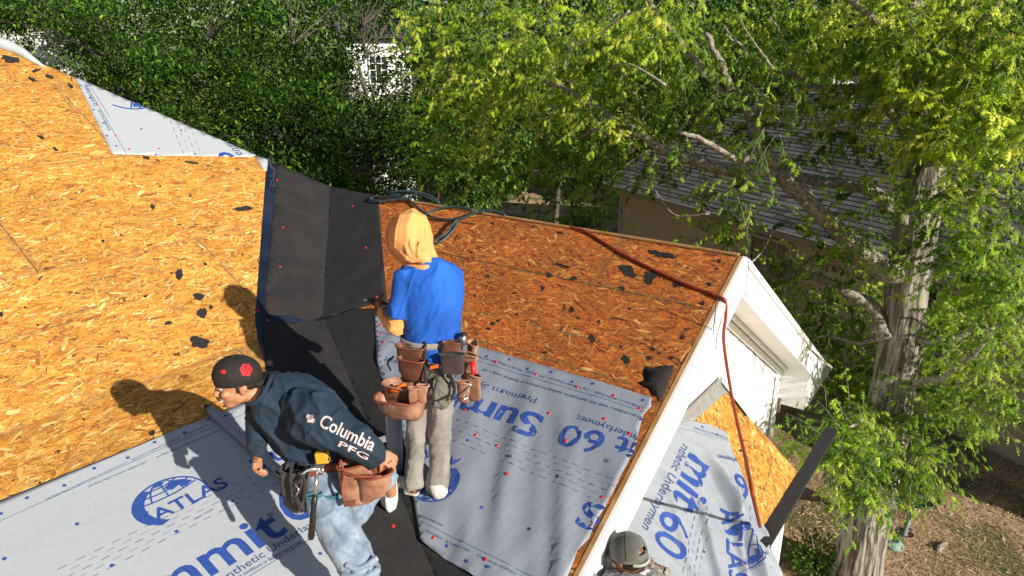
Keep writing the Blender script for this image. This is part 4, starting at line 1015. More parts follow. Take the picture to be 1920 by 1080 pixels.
# far woodland mass
rng = np.random.default_rng(44); n = 80000
px_ = rng.uniform(-25, 28, n); py_ = rng.uniform(29, 37, n); pz_ = rng.uniform(0, 17, n)
nn_ = np.array([noise.noise(Vector((a * .35, c * .5, b_ * .3))) for a, b_, c in zip(px_, py_, pz_)])
k = (nn_ > -.34) & ~((np.abs(px_ + 5.6) < 1.2) & (pz_ > 4) & (py_ < 27)); pos = np.stack([px_, py_, pz_], 1)[k]; n = k.sum()
colr = np.array(DK + MDD)[rng.integers(0, 10, n)] * (1 + .9 * nn_[k][:, None])
leaf_cloud('woodland', pos, rng.normal(size=(n, 3)), rng.normal(size=(n, 3)) + V(0, -.6, .8), rng.uniform(.25, .5, n), colr, OV_V, OV_F, MT['leafd'], None)
tag(bpy.data.objects['woodland'], 'far woodland closing the view behind all the nearer trees', 'woodland', kind='stuff')
# undergrowth beyond the ridge
def shrub(name, px, py, w_, h_, n, label, seed, pal, lsz, mat='leafd', depth=None, grp=None):
    c = G(px, py) if depth is None else P(px, py, depth); rng = np.random.default_rng(seed)
    T = empty(name, (c[0], c[1], gz_(c[0], c[1])), label, 'shrub', grp)
    p, d = sphere_pts(rng, n, .3); pos = V(c[0], c[1], h_ * .55) + p * V(w_, w_, h_ * .55)
    colr = np.array(pal)[rng.integers(0, len(pal), n)] * rng.uniform(.7, 1.3, (n, 1))
    leaf_cloud('foliage', pos, d + rng.normal(0, .5, d.shape), d + V(0, 0, .8) + rng.normal(0, .4, d.shape), rng.uniform(.6, 1.2, n) * lsz, colr, OV_V, OV_F, MT[mat], T)
    bm = bmesh.new()
    for i in range(12):
        e_ = pos[rng.integers(0, n)]; vs, fs = tube_arrays([V(c[0], c[1], 0), (V(c[0], c[1], 0) + e_) / 2 + V(rng.normal(0, .05), 0, .05), e_], [.012, .008, .003], 4, False); bv = [bm.verts.new(v) for v in vs]
        for f in fs: bm.faces.new([bv[i2] for i2 in f])
    bm_obj('stems', bm, MT['barkd'], T, True)
shrub('shrub', 1525, 1075, .35, .5, 700, 'small dark green shrub at the foot of the white wall left of the oak trunk', 51, MD, .07)
shrub('shrub', 690, 395, 1.4, 1.6, 2600, 'low dark shrub behind the ridge beside the black felt', 52, DK, .13)
shrub('tall_shrub', 716, 300, 1.25, 4.75, 9000, 'tall dark shrub filling the view below the bright white house gap', 58, DK, .14, depth=20.5)
shrub('shrub', 880, 385, 1.2, 1.3, 2200, 'low dark shrub behind the ridge beyond the hose loops', 53, DK, .13)
shrub('shrub', 1090, 440, .7, 1.0, 900, 'leafy shrub at the near corner of the beige house', 54, MD, .13)
shrub('shrub', 1330, 560, .8, .9, 700, 'leafy shrub against the beige wall behind the gable peak', 55, MD, .13)
shrub('shrub', 1790, 690, 1.1, 1.5, 3000, 'dense twiggy shrub on the yard under the right side of the oak', 56, DK, .10)
shrub('shrub', 1600, 640, 1.0, 1.6, 2600, 'dense dark shrub between the white eave and the oak trunk', 57, DK, .11)
# ---- THE OAK
OB = G(1602, 1100); YB = OB[1]
OAK = empty('oak_tree', OB, 'large oak with pale furrowed trunk and lobed bright green spring leaves', 'tree')
tp = [V(OB[0], OB[1], -.15)] + [PY(x, y, YB + dy) for x, y, dy in ((1620, 1000, 0), (1648, 860, 0), (1672, 740, 0), (1692, 620, .02), (1706, 500, .05), (1722, 400, .05), (1738, 290, .1), (1728, 180, .1), (1712, 70, .15), (1705, -60, .2))]
tc_ = catmull(tp, 7); rr = np.interp(np.linspace(0, 1, len(tc_)), [0, .06, .15, .35, .55, .62, .75, 1], [.33, .27, .245, .215, .195, .195, .15, .09])
tube('trunk', tc_, rr, MT['bark'], OAK, 40, .10, 1.3)
limbs = [
    [(1700, 520, .05, .13), (1650, 500, -.1, .12), (1615, 470, -.2, .11), (1560, 425, -.2, .10), (1520, 385, -.2, .095), (1480, 345, -.1, .09), (1452, 318, 0, .08), (1425, 262, .1, .07), (1400, 205, .2, .06), (1372, 196, .2, .05)],
    [(1372, 196, .2, .045), (1340, 160, .3, .042), (1300, 110, .4, .038), (1262, 62, .5, .033), (1238, 30, .5, .028), (1208, -10, .6, .024)],
    [(1400, 205, .2, .05), (1372, 165, .2, .045), (1356, 130, .2, .04), (1340, 95, .2, .034), (1325, 60, .3, .025)],
    [(1452, 320, 0, .075), (1400, 325, 0, .065), (1340, 316, .2, .062), (1290, 298, .3, .06), (1250, 282, .5, .056), (1210, 258, .7, .05), (1180, 238, .9, .047), (1130, 208, 1.2, .042), (1098, 192, 1.3, .036), (1060, 165, 1.5, .028), (1010, 150, 1.8, .02)],
    [(1210, 258, .7, .04), (1150, 250, .9, .03), (1112, 246, 1.1, .022), (1070, 262, 1.4, .014)],
    [(1715, 430, .05, .11), (1677, 397, .0, .09), (1647, 367, .0, .08), (1591, 346, .1, .07), (1520, 335, .3, .055), (1450, 318, .5, .04), (1400, 300, .6, .03)],
    [(1450, 305, .0, .06), (1430, 290, -.1, .05), (1388, 300, -.2, .035), (1360, 292, -.3, .03), (1325, 262, -.4, .025), (1275, 248, -.5, .018)],
    [(1735, 280, .1, .085), (1706, 252, 0, .07), (1680, 222, -.1, .065), (1662, 195, -.1, .05), (1655, 170, -.1, .04), (1640, 120, 0, .03), (1625, 70, .1, .02)],
    [(1655, 168, -.1, .035), (1600, 166, 0, .03), (1527, 166, .1, .028), (1510, 152, .2, .026), (1484, 141, .2, .024), (1425, 118, .3, .020), (1390, 88, .4, .015), (1355, 48, .4, .010)],
    [(1484, 141, .2, .016), (1480, 110, .2, .012), (1470, 80, .2, .009), (1445, 35, .2, .006)],
    [(1660, 640, -.1, .09), (1640, 580, .1, .085), (1602, 556, .2, .075), (1560, 530, .3, .065), (1513, 514, .4, .055), (1460, 510, .5, .045), (1405, 503, .6, .032), (1370, 492, .7, .02)],
    [(1740, 300, .1, .07), (1790, 290, -.2, .06), (1850, 240, -.5, .05), (1900, 205, -.7, .04), (1960, 190, -.9, .03)],
    [(1722, 400, 0, .08), (1770, 372, -.3, .065), (1830, 362, -.5, .055), (1890, 378, -.8, .045), (1960, 372, -1, .035)],
    [(1690, 640, 0, .05), (1760, 640, -.3, .04), (1830, 620, -.5, .03), (1930, 600, -.8, .02)],
    [(1672, 740, 0, .05), (1720, 720, -.4, .04), (1780, 700, -.7, .03), (1850, 640, -1, .02)],
    [(1655, 830, 0, .05), (1640, 800, -.5, .035), (1620, 790, -.8, .022), (1590, 800, -1.0, .012)],
    [(1730, 200, 0, .08), (1770, 130, -.4, .06), (1830, 60, -.7, .045), (1880, -20, -1, .03)],
    [(1715, 100, .1, .07), (1650, 40, 0, .05), (1580, -10, 0, .04)],
    [(1692, 610, 0, .04), (1620, 640, .2, .03), (1560, 630, .3, .02), (1510, 640, .4, .012)]]
for i, L in enumerate(limbs):
    pts = catmull([PY(x, y, YB + dy) for x, y, dy, r in L], 6); rad = np.interp(np.linspace(0, len(L) - 1, len(pts)), range(len(L)), [l[3] for l in L]) * .86
    pts += np.array([[noise.noise(Vector((k * .35, i, j * 3.3))) * .035 for j in range(3)] for k in range(len(pts))])
    tube('limb', pts, rad, MT['limb'], OAK, 12, .14, i * 2.1)
# sprays of leaves: (px,py,Y offset from trunk, radius px, radius depth m, sprays, palette)
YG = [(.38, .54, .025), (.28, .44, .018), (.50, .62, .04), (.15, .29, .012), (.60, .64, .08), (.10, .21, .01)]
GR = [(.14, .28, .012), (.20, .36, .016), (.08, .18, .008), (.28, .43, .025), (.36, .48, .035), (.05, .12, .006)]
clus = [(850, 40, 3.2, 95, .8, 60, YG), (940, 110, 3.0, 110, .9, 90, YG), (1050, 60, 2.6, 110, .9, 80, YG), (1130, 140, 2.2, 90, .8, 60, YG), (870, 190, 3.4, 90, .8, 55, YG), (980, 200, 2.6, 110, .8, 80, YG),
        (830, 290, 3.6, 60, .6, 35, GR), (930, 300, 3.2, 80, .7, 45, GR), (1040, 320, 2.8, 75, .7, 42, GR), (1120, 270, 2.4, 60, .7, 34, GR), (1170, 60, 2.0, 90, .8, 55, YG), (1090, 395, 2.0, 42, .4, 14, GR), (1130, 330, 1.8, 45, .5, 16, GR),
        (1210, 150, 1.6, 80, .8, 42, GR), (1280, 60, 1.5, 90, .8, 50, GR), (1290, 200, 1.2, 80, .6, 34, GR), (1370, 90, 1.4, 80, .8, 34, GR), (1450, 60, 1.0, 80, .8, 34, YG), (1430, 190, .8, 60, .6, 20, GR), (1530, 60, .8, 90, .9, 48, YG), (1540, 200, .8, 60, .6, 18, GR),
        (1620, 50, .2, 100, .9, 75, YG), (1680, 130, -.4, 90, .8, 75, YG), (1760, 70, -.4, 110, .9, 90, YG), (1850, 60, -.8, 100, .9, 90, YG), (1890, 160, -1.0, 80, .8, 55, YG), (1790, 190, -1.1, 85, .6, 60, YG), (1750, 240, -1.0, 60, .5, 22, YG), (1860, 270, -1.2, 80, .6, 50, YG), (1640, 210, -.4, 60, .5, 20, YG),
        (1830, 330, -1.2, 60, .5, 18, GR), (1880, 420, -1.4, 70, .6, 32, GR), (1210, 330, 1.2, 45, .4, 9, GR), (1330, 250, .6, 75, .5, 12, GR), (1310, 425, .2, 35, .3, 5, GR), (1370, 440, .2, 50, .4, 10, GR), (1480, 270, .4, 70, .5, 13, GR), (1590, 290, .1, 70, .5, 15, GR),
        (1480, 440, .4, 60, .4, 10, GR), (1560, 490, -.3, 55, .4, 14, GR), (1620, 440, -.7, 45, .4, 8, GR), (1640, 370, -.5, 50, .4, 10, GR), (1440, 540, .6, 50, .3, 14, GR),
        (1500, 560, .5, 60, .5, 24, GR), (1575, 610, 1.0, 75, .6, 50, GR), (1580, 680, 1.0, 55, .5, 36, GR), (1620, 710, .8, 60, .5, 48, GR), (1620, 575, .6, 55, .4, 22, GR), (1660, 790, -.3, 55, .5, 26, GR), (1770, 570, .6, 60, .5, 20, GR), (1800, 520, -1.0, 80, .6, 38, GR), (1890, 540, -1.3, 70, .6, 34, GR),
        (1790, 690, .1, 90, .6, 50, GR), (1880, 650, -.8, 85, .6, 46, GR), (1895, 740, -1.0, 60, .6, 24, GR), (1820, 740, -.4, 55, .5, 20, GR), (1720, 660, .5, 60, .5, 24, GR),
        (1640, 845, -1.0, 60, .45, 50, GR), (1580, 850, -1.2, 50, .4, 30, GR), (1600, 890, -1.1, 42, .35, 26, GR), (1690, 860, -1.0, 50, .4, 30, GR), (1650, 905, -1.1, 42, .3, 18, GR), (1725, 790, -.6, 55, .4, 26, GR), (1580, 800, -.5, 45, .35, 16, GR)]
def sprays(clus, seed, lsz, parent, dens=1.0, YB0=None):
    rng = np.random.default_rng(seed); pos, dr, nz, sz, cl, tw = [], [], [], [], [], []
    for (px, py, dy, rp_, rd, n, pal) in clus:
        n = int(n * dens); cY = (YB if YB0 is None else YB0) + dy; c = PY(px, py, cY); rm = rp_ / FPX * pxof(c)[2]
        for _ in range(n):
            d = rng.normal(size=3); d = unit(d) * rng.random() ** .4; s0 = c + d * V(rm, rd, rm)
            td = unit(d * V(.8, .8, .3) + rng.normal(0, .5, 3) + V(0, 0, -.05)); L = rng.uniform(.22, .5); m = rng.integers(7, 13)
            bend = V(0, 0, -.12) * L; tp_ = [s0, s0 + td * L * .5, s0 + td * L + bend]; tw.append(tp_)
            tone = rng.uniform(.78, 1.2); pc = np.array(pal[rng.integers(0, len(pal))])
            for k in range(m):
                u = (k + rng.random()) / m; p = s0 + td * L * u + bend * u * u
                side = unit(np.cross(td, UP) + 1e-3) * (1 if k % 2 else -1)
                dd = td * .5 + side * rng.uniform(.3, 1) + V(0, 0, -rng.uniform(.2, 1.1)) + rng.normal(0, .25, 3)
                pos.append(p); dr.append(dd); nz.append(rng.normal(0, .45, 3) + V(.40, -.65, .65)); sz.append(lsz * rng.uniform(.45, 1.35)); cl.append(pc * tone * rng.uniform(.8, 1.2))
    leaf_cloud('crown', np.array(pos), np.array(dr), np.array(nz), np.array(sz), np.array(cl), LOBE_V, LOBE_F, MT['leafo'], parent)
    T = np.array(tw); n = len(T); r = np.array([.0038, .0026, .0014]); vs = []
    A = np.array([[1, 0, 0], [-.5, .87, 0], [-.5, -.87, .3]])
    vs = (T[:, :, None, :] + r[None, :, None, None] * A[None, None]).reshape(-1, 3); b0 = np.arange(n)[:, None] * 9; f = []
    for s_ in range(2):
        for k in range(3):
            a = s_ * 3 + k; b_ = s_ * 3 + (k + 1) % 3; f.append(np.concatenate([b0 + a, b0 + b_, b0 + b_ + 3, b0 + a + 3], 1))
    o = link('twigs', np_mesh('twigs', vs, np.concatenate(f)), MT['limb'], parent); o['kind'] = 'stuff'
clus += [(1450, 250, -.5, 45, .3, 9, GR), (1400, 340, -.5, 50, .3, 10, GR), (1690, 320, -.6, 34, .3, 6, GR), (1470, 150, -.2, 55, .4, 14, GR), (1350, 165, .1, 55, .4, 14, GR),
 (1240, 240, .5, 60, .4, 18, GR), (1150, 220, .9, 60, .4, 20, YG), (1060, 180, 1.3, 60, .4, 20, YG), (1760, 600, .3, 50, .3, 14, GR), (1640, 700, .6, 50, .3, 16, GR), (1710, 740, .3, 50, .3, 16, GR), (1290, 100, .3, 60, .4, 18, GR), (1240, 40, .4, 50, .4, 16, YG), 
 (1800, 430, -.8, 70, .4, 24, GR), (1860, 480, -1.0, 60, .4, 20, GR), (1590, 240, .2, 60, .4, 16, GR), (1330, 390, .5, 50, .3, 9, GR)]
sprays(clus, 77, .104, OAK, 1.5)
# loose long twigs seen between the leaves
rng = random.Random(3)
for i, L in enumerate([[(1180, 20), (1130, 60), (1060, 95)], [(1395, 505), (1430, 470), (1450, 430)], [(1330, 400), (1270, 405), (1240, 375), (1220, 340)], [(1760, 560), (1820, 600), (1900, 650)], [(1560, 690), (1500, 640), (1440, 590)],
                       [(1450, 130), (1400, 60), (1380, 20)], [(1900, 430), (1850, 380), (1800, 340)], [(1700, 450), (1640, 520), (1560, 560)], [(1250, 160), (1180, 120), (1140, 130)], [(1620, 230), (1560, 240), (1500, 215), (1440, 240)]]):
    tube('twig', catmull([PY(x, y, YB + .2 * (k - 1) - .4) for k, (x, y) in enumerate(L)], 6), np.linspace(.012, .004, 6 * (len(L) - 1) + 1), MT['limb'], OAK, 6, .1, i)
# ---- birdbath, planter cone, clay pots, driftwood
MT['verdigris'] = material('verdigris', (.06, .13, .10), .6, 12, col2=(.03, .05, .04), bump=.003)
MT['verdil'] = material('verdigris_light', (.22, .33, .27), .7, 14, col2=(.12, .20, .16), bump=.003)
MT['clay'] = material('clay', (.32, .20, .15), .9, 20, col2=(.18, .11, .08))
def lathe(name, base, prof, mat, parent, n=24, tilt=None):
    bm = bmesh.new(); rings = []
    for r, z in prof: rings.append([bm.verts.new((r * math.cos(2 * math.pi * k / n), r * math.sin(2 * math.pi * k / n), z)) for k in range(n)])
    for a, b_ in zip(rings, rings[1:]):
        for k in range(n): bm.faces.new((a[k], a[(k + 1) % n], b_[(k + 1) % n], b_[k]))
    bm.faces.new(rings[0][::-1]); bm.faces.new(rings[-1])
    M = Matrix.Translation(Vector(base)) @ (tilt if tilt else Matrix.Identity(4)); bm.transform(M); bm.normal_update()
    return bm_obj(name, bm, mat, parent, True)
bb_ = G(1692, 1012); BT = empty('birdbath', bb_, 'leaning dark green birdbath on a thin pedestal right of the oak trunk', 'birdbath')
tl = Matrix.Rotation(math.radians(10), 4, 'Y') @ Matrix.Rotation(math.radians(-5), 4, 'X')
lathe('foot', bb_, [(.11, 0), (.10, .03), (.05, .06), (.035, .08)], MT['verdigris'], BT); lathe('pedestal', bb_ + UP * .05, [(.035, 0), (.028, .1), (.033, .18), (.026, .36), (.05, .46)], MT['verdil'], BT, 16, tl)
top_ = bb_ + V(.09, .03, .52)
lathe('basin', top_, [(.05, 0), (.13, .02), (.19, .06), (.20, .085), (.185, .085), (.17, .06), (.11, .035), (.02, .03)], MT['verdigris'], BT, 28, tl)
pc_ = G(1672, 1028); lathe('garden_cone', pc_, [(.17, 0), (.17, .02), (.12, .09), (.075, .14), (.06, .15), (.045, .145), (.04, .06)], MT['verdil'], None, 28, Matrix.Rotation(.12, 4, 'X'))
tag(bpy.data.objects['garden_cone'], 'pale green open topped cone lying on the yard beside the birdbath', 'planter')
for i, (x, y, r, lab) in enumerate([(1681, 1003, .07, 'small clay pot left of the birdbath pedestal'), (1700, 1010, .065, 'small clay pot right of the birdbath pedestal, nearest the bare soil'), (1698, 998, .055, 'smallest clay pot, just behind the birdbath pedestal')]):
    b0 = G(x, y); o = lathe('clay_pot', b0, [(r * .7, 0), (r, r * 1.2), (r * 1.12, r * 1.25), (r * 1.12, r * 1.5), (r * .95, r * 1.5), (r * .85, r * 1.1), (r * .5, r * .9)], MT['clay'], None, 18, Matrix.Rotation(.25 * i, 4, 'X'))
    tag(o, lab, 'flowerpot', 'clay pots round the birdbath')
c = G(1762, 1032); tube('driftwood', [c + V(-.14, -.14, .03), c + V(-.05, -.04, .06), c + V(.06, .05, .05), c + V(.16, .10, .03)], [.015, .045, .04, .012], MT['limb'], None, 8, .3, 4)
tag(bpy.data.objects['driftwood'], 'short weathered chunk of wood lying on the yard right of the birdbath', 'wood')
# ---- floodlight at the wall corner
fc = wallP + eA * (CR + .05) + UP * (zc - .42); FL = empty('floodlight', fc, 'twin head white floodlight fixed under the boxed cornice corner', 'floodlight')
dpt = pxof(fc)[2]
lathe('mount', fc, [(.05, -.02), (.05, .03), (.03, .05)], MT['white'], FL, 16)
tube('arm', [fc + eA * -.02, fc + eA * .06 + UP * -.12], .018, MT['whitedirty'], FL, 8)
for k, (x, y) in enumerate(((1476, 752), (1507, 754))):
    q = P(x, y, dpt + .05 - .02 * k)
    lathe('lamp_head', q, [(.02, .07), (.035, .05), (.062, .0), (.066, -.02), (.060, -.02), (.03, .02)], MT['white'], FL, 18, Matrix.Rotation(math.radians(-25), 4, 'X') @ Matrix.Rotation(math.radians(20 if k else -10), 4, 'Y'))
    tube('stem', [fc + UP * -.02, q + UP * .06], .012, MT['whitedirty'], FL, 8)
tube('wall_pipe', [wallP + out * .06 + eA * (CR + .05) + UP * (zc - .40), wallP + out * .06 + eA * (CR + .06) + UP * (zc - .58)], .022, MT['clay'], HOUSE, 10)
# ================================================================ PEOPLE
MT['skin'] = material('skin', (.46, .23, .13), .5, 14, col2=(.38, .17, .09), spec=.4)
MT['skin2'] = material('skin_brown', (.20, .085, .045), .5, 14, col2=(.15, .06, .03), spec=.4)
MT['eye'] = material('eye_white', (.42, .36, .33), .3)
MT['hair'] = material('black_hair', (.012, .010, .009), .6)
def cloth(name, c, c2=None, sc=9, amt=.25, bump=.004, bs=30, sheen=.2, rough=.85, ramp=(.35, .65)):
    return material(name, c, rough, sc, amt, col2=c2, bump=bump, bscale=bs, sheen=sheen, ramp=ramp)
MT['navy'] = cloth('navy_shirt', (.011, .030, .056), (.007, .020, .038), sheen=0); MT['blue'] = cloth('blue_shirt', (.007, .115, .56), (.005, .075, .38), 5, bump=.006, bs=18, sheen=0)
MT['jeans'] = cloth('faded_jeans', (.29, .37, .46), (.11, .16, .24), 11, bump=.004, bs=40, ramp=(.30, .66)); MT['greypants'] = cloth('grey_trousers', (.27, .25, .23), (.18, .165, .155), 6)
MT['leather'] = cloth('tan_leather', (.43, .23, .145), (.19, .075, .04), 12, bump=.004, rough=.6, sheen=0, ramp=(.35, .7)); MT['leatherd'] = cloth('brown_leather', (.16, .06, .035), (.09, .035, .022), 12, rough=.55, sheen=0)
MT['leatherr'] = cloth('red_leather', (.26, .065, .035), (.17, .04, .022), 14, rough=.55, sheen=0)
MT['strap'] = cloth('black_strap', (.015, .015, .016), None, 20); MT['beltg'] = cloth('grey_webbing', (.28, .26, .24), None, 30)
MT['cap'] = cloth('black_cap', (.017, .012, .010), (.011, .009, .008), 20, sheen=0); MT['capg'] = cloth('grey_cap', (.11, .115, .10), (.075, .08, .07), 12)
MT['redpatch'] = material('red_embroidery', (.55, .012, .02), .7, 200, .4, bump=.002, bscale=300)
MT['steel'] = material('steel', (.55, .56, .57), .28, metal=.9); MT['blackp'] = material('black_plastic', (.012, .012, .013), .4)
MT['whiteshoe'] = material('white_shoe', (.60, .59, .56), .5, 12, .2); MT['sole'] = material('pale_sole', (.62, .66, .60), .6, 20, .15); MT['yellow'] = material('yellow_plastic', (.55, .33, .03), .45)
MT['greyshirt'] = cloth('grey_shirt', (.22, .21, .215), (.13, .125, .13), 8, bump=.006, bs=22); MT['collar'] = cloth('white_collar', (.62, .61, .58)); MT['orange'] = material('orange_plastic', (.8, .14, .01), .5)
MT['print'] = material('pale_print', (.72, .66, .64), .6, 60, col2=(.55, .35, .36)); MT['tealp'] = cloth('teal_pocket', (.02, .14, .20), None, 20); MT['olive'] = cloth('grey_olive_cloth', (.15, .15, .12), None, 14)
# peach-to-yellow hood cloth (the dye of the cloth itself)
hm = bpy.data.materials.new('hood_cloth'); hm.use_nodes = True; t = NT(hm); b = t.n['Principled BSDF']; b.inputs['Roughness'].default_value = .85
tc = t.add('ShaderNodeTexCoord'); nz_ = t.add('ShaderNodeTexNoise'); nz_.inputs['Scale'].default_value = 5.0; t.L(tc.outputs['Object'], nz_.inputs[0])
sp_ = t.add('ShaderNodeSeparateXYZ'); t.L(tc.outputs['Object'], sp_.inputs[0])
ma = t.add('ShaderNodeMath', op='MULTIPLY_ADD'); ma.inputs[1].default_value = 1.1; t.L(sp_.outputs[0], ma.inputs[0]); t.L(nz_.outputs[0], ma.inputs[2])
rp2 = t.add('ShaderNodeValToRGB'); rp2.color_ramp.elements[0].position = -.0; rp2.color_ramp.elements[0].color = (.74, .27, .12, 1); rp2.color_ramp.elements[1].position = .75; rp2.color_ramp.elements[1].color = (.74, .38, .11, 1)
t.L(ma.outputs[0], rp2.inputs[0]); t.L(rp2.outputs[0], b.inputs['Base Color'])
bp = t.add('ShaderNodeBump'); bp.inputs['Distance'].default_value = .004; n3_ = t.add('ShaderNodeTexNoise'); n3_.inputs['Scale'].default_value = 25; t.L(tc.outputs['Object'], n3_.inputs[0]); t.L(n3_.outputs[0], bp.inputs['Height']); t.L(bp.outputs[0], b.inputs['Normal'])
MT['hood'] = hm; MT['sleeve'] = cloth('orange_sleeve', (.80, .40, .11), (.66, .28, .08), 6)
class Blob:
    """collects closed shells, fuses them into one continuous surface"""
    def __init__(s): s.v = []; s.f = []
    def add(s, vs, fs): o = len(s.v); s.v += [tuple(v) for v in vs]; s.f += [tuple(dict.fromkeys(i + o for i in f)) for f in fs]
    def rings(s, rings, n=20, power=2.3):
        """rings: (centre, W half vector, D half vector)"""
        vs, fs = [], []
        for C, W, D in rings:
            for k in range(n):
                a = 2 * math.pi * k / n; ca, sa = math.cos(a), math.sin(a)
                vs.append(C + W * math.copysign(abs(ca) ** (2 / power), ca) + D * math.copysign(abs(sa) ** (2 / power), sa))
        m = len(rings)
        for i in range(m - 1):
            for k in range(n): fs.append((i * n + k, i * n + (k + 1) % n, (i + 1) * n + (k + 1) % n, (i + 1) * n + k))
        fs.append(tuple(range(n))[::-1]); fs.append(tuple((m - 1) * n + k for k in range(n)))
        s.add(vs, fs); return s
    def tube(s, pts, rad, n=14): vs, fs = tube_arrays(pts, rad, n, True); s.add(vs, fs); return s
    def ell(s, c, ax, n=14):
        """ellipsoid with three half axis vectors"""
        vs, fs = [c + ax[2]], []
        for i in range(1, n):
            th_ = math.pi * i / n
            for k in range(2 * n):
                a = math.pi * k / n; vs.append(c + (ax[0] * math.cos(a) + ax[1] * math.sin(a)) * math.sin(th_) + ax[2] * math.cos(th_))
        vs.append(c - ax[2]); m = 2 * n
        for k in range(m):
            fs.append((0, 1 + k, 1 + (k + 1) % m)); e_ = 1 + (n - 2) * m; fs.append((e_ + k, len(vs) - 1, e_ + (k + 1) % m))
        for i in range(n - 2):
            for k in range(m): fs.append((1 + i * m + k, 1 + (i + 1) * m + k, 1 + (i + 1) * m + (k + 1) % m, 1 + i * m + (k + 1) % m))
        s.add(vs, fs); return s
    def build(s, name, mat, parent, voxel=.006, smooth=6, wr=None, shrink=0):
        me = bpy.data.meshes.new('b'); me.from_pydata(s.v, [], s.f)
        bm = bmesh.new(); bm.from_mesh(me)
        # make every shell face outwards
        bmesh.ops.recalc_face_normals(bm, faces=bm.faces[:]); bm.to_mesh(me); bm.free()
        o = bpy.data.objects.new('b', me); COL.objects.link(o)
        md = o.modifiers.new('r', 'REMESH'); md.mode = 'VOXEL'; md.voxel_size = voxel; md.use_smooth_shade = True
        ms = o.modifiers.new('s', 'SMOOTH'); ms.iterations = smooth; ms.factor = .6
        dg = bpy.context.evaluated_depsgraph_get(); dg.update()
        m2 = bpy.data.meshes.new_from_object(o.evaluated_get(dg), depsgraph=dg); bpy.data.objects.remove(o); bpy.data.meshes.remove(me)
        m2.name = name
        if wr or shrink:
            n = len(m2.vertices); co = np.zeros(n * 3); nm = np.zeros(n * 3); m2.vertices.foreach_get('co', co); m2.vertex_normals.foreach_get('vector', nm)
            co = co.reshape(-1, 3); nm = nm.reshape(-1, 3); d = np.array([(wr(Vector(c)) if wr else 0) - shrink for c in co]); co = co + nm * d[:, None]
            m2.vertices.foreach_set('co', co.ravel()); m2.update()
        return link(name, m2, mat, parent, True)
def W_(seed, amp, axis, across=16, alongf=3.0, amp2=.35):
    """cloth folds: ridges running along axis"""
    ax = Vector(unit(axis)); r = ax.orthogonal().normalized(); q = ax.cross(r)
    def f(c):
        a, x, y = c.dot(ax) * alongf, c.dot(r) * across, c.dot(q) * across
        n = noise.noise(Vector((x + a * .8, y, a + seed))); n2_ = noise.noise(Vector((x * 1.9, y * 1.9, a * 1.5 + seed + 4))); m_ = noise.noise(Vector((x * .45 + seed, y * .45, a * .6)))
        return amp * (max(0, 1 - abs(n) * 3.2) ** 1.6 * 1.3 + max(0, 1 - abs(n2_) * 3.5) ** 2 * .5 - .55 + m_ * 1.0) + amp * amp2 * noise.noise(c * 45)
    return f
VIEW = V(0, math.cos(TH), -math.sin(TH))
def ring2(xl, yl, xr, yr, dep, dh, view=None):
    a, b_ = P(xl, yl, dep), P(xr, yr, dep); Wv = (b_ - a) / 2; C = (a + b_) / 2; return [C, Wv, dh]
def ringseq(spec):
    """fix the D vectors square to width and path"""
    R = [ring2(*s) for s in spec]; out_ = []
    for i, (C, Wv, dh) in enumerate(R):
        ax = unit(R[min(i + 1, len(R) - 1)][0] - R[max(i - 1, 0)][0]); D = unit(np.cross(ax, Wv))
        if D @ VIEW < 0: D = -D
        out_.append((C, Wv, D * dh))
    return out_
def scale_rings(R, k): return [(C, Wv * k, D * k) for C, Wv, D in R]
def hand(B, wrist, dirv, palm_n, size=.185, curl=.9, side=1):
    """palm with four unequal bent fingers and a thumb leaving its side"""
    d = unit(dirv); nrm_ = unit(palm_n - d * (palm_n @ d)); s_ = np.cross(d, nrm_) * side
    pl = size * .5; B.rings([(wrist, s_ * .024, nrm_ * .017), (wrist + d * pl * .5, s_ * .038, nrm_ * .016), (wrist + d * pl, s_ * .040, nrm_ * .013)], 14)
    for k, (o_, L) in enumerate(((-.030, .40), (-.010, .45), (.010, .42), (.029, .33))):
        L *= size; p = wrist + d * pl * .93 + s_ * o_; ang = 0; pts = [p - d * .015, p]; 
        for j, fr in enumerate((.45, .32, .23)):
            ang += curl * (.55 + .12 * j); dd = d * math.cos(ang) + nrm_ * math.sin(ang); p = p + dd * L * fr; pts.append(p)
        B.tube(pts, [.0095, .0095, .009, .0085, .007], 8)
    p = wrist + d * pl * .25 - s_ * .030; td = unit(d * .7 - s_ * .6 + nrm_ * .55)
    p2 = p + td * size * .22; p3 = p2 + unit(td + nrm_ * curl * .8 + s_ * .3) * size * .17
    B.tube([wrist + d * .02 - s_ * .01, p, p2, p3], [.012, .013, .011, .008], 8)
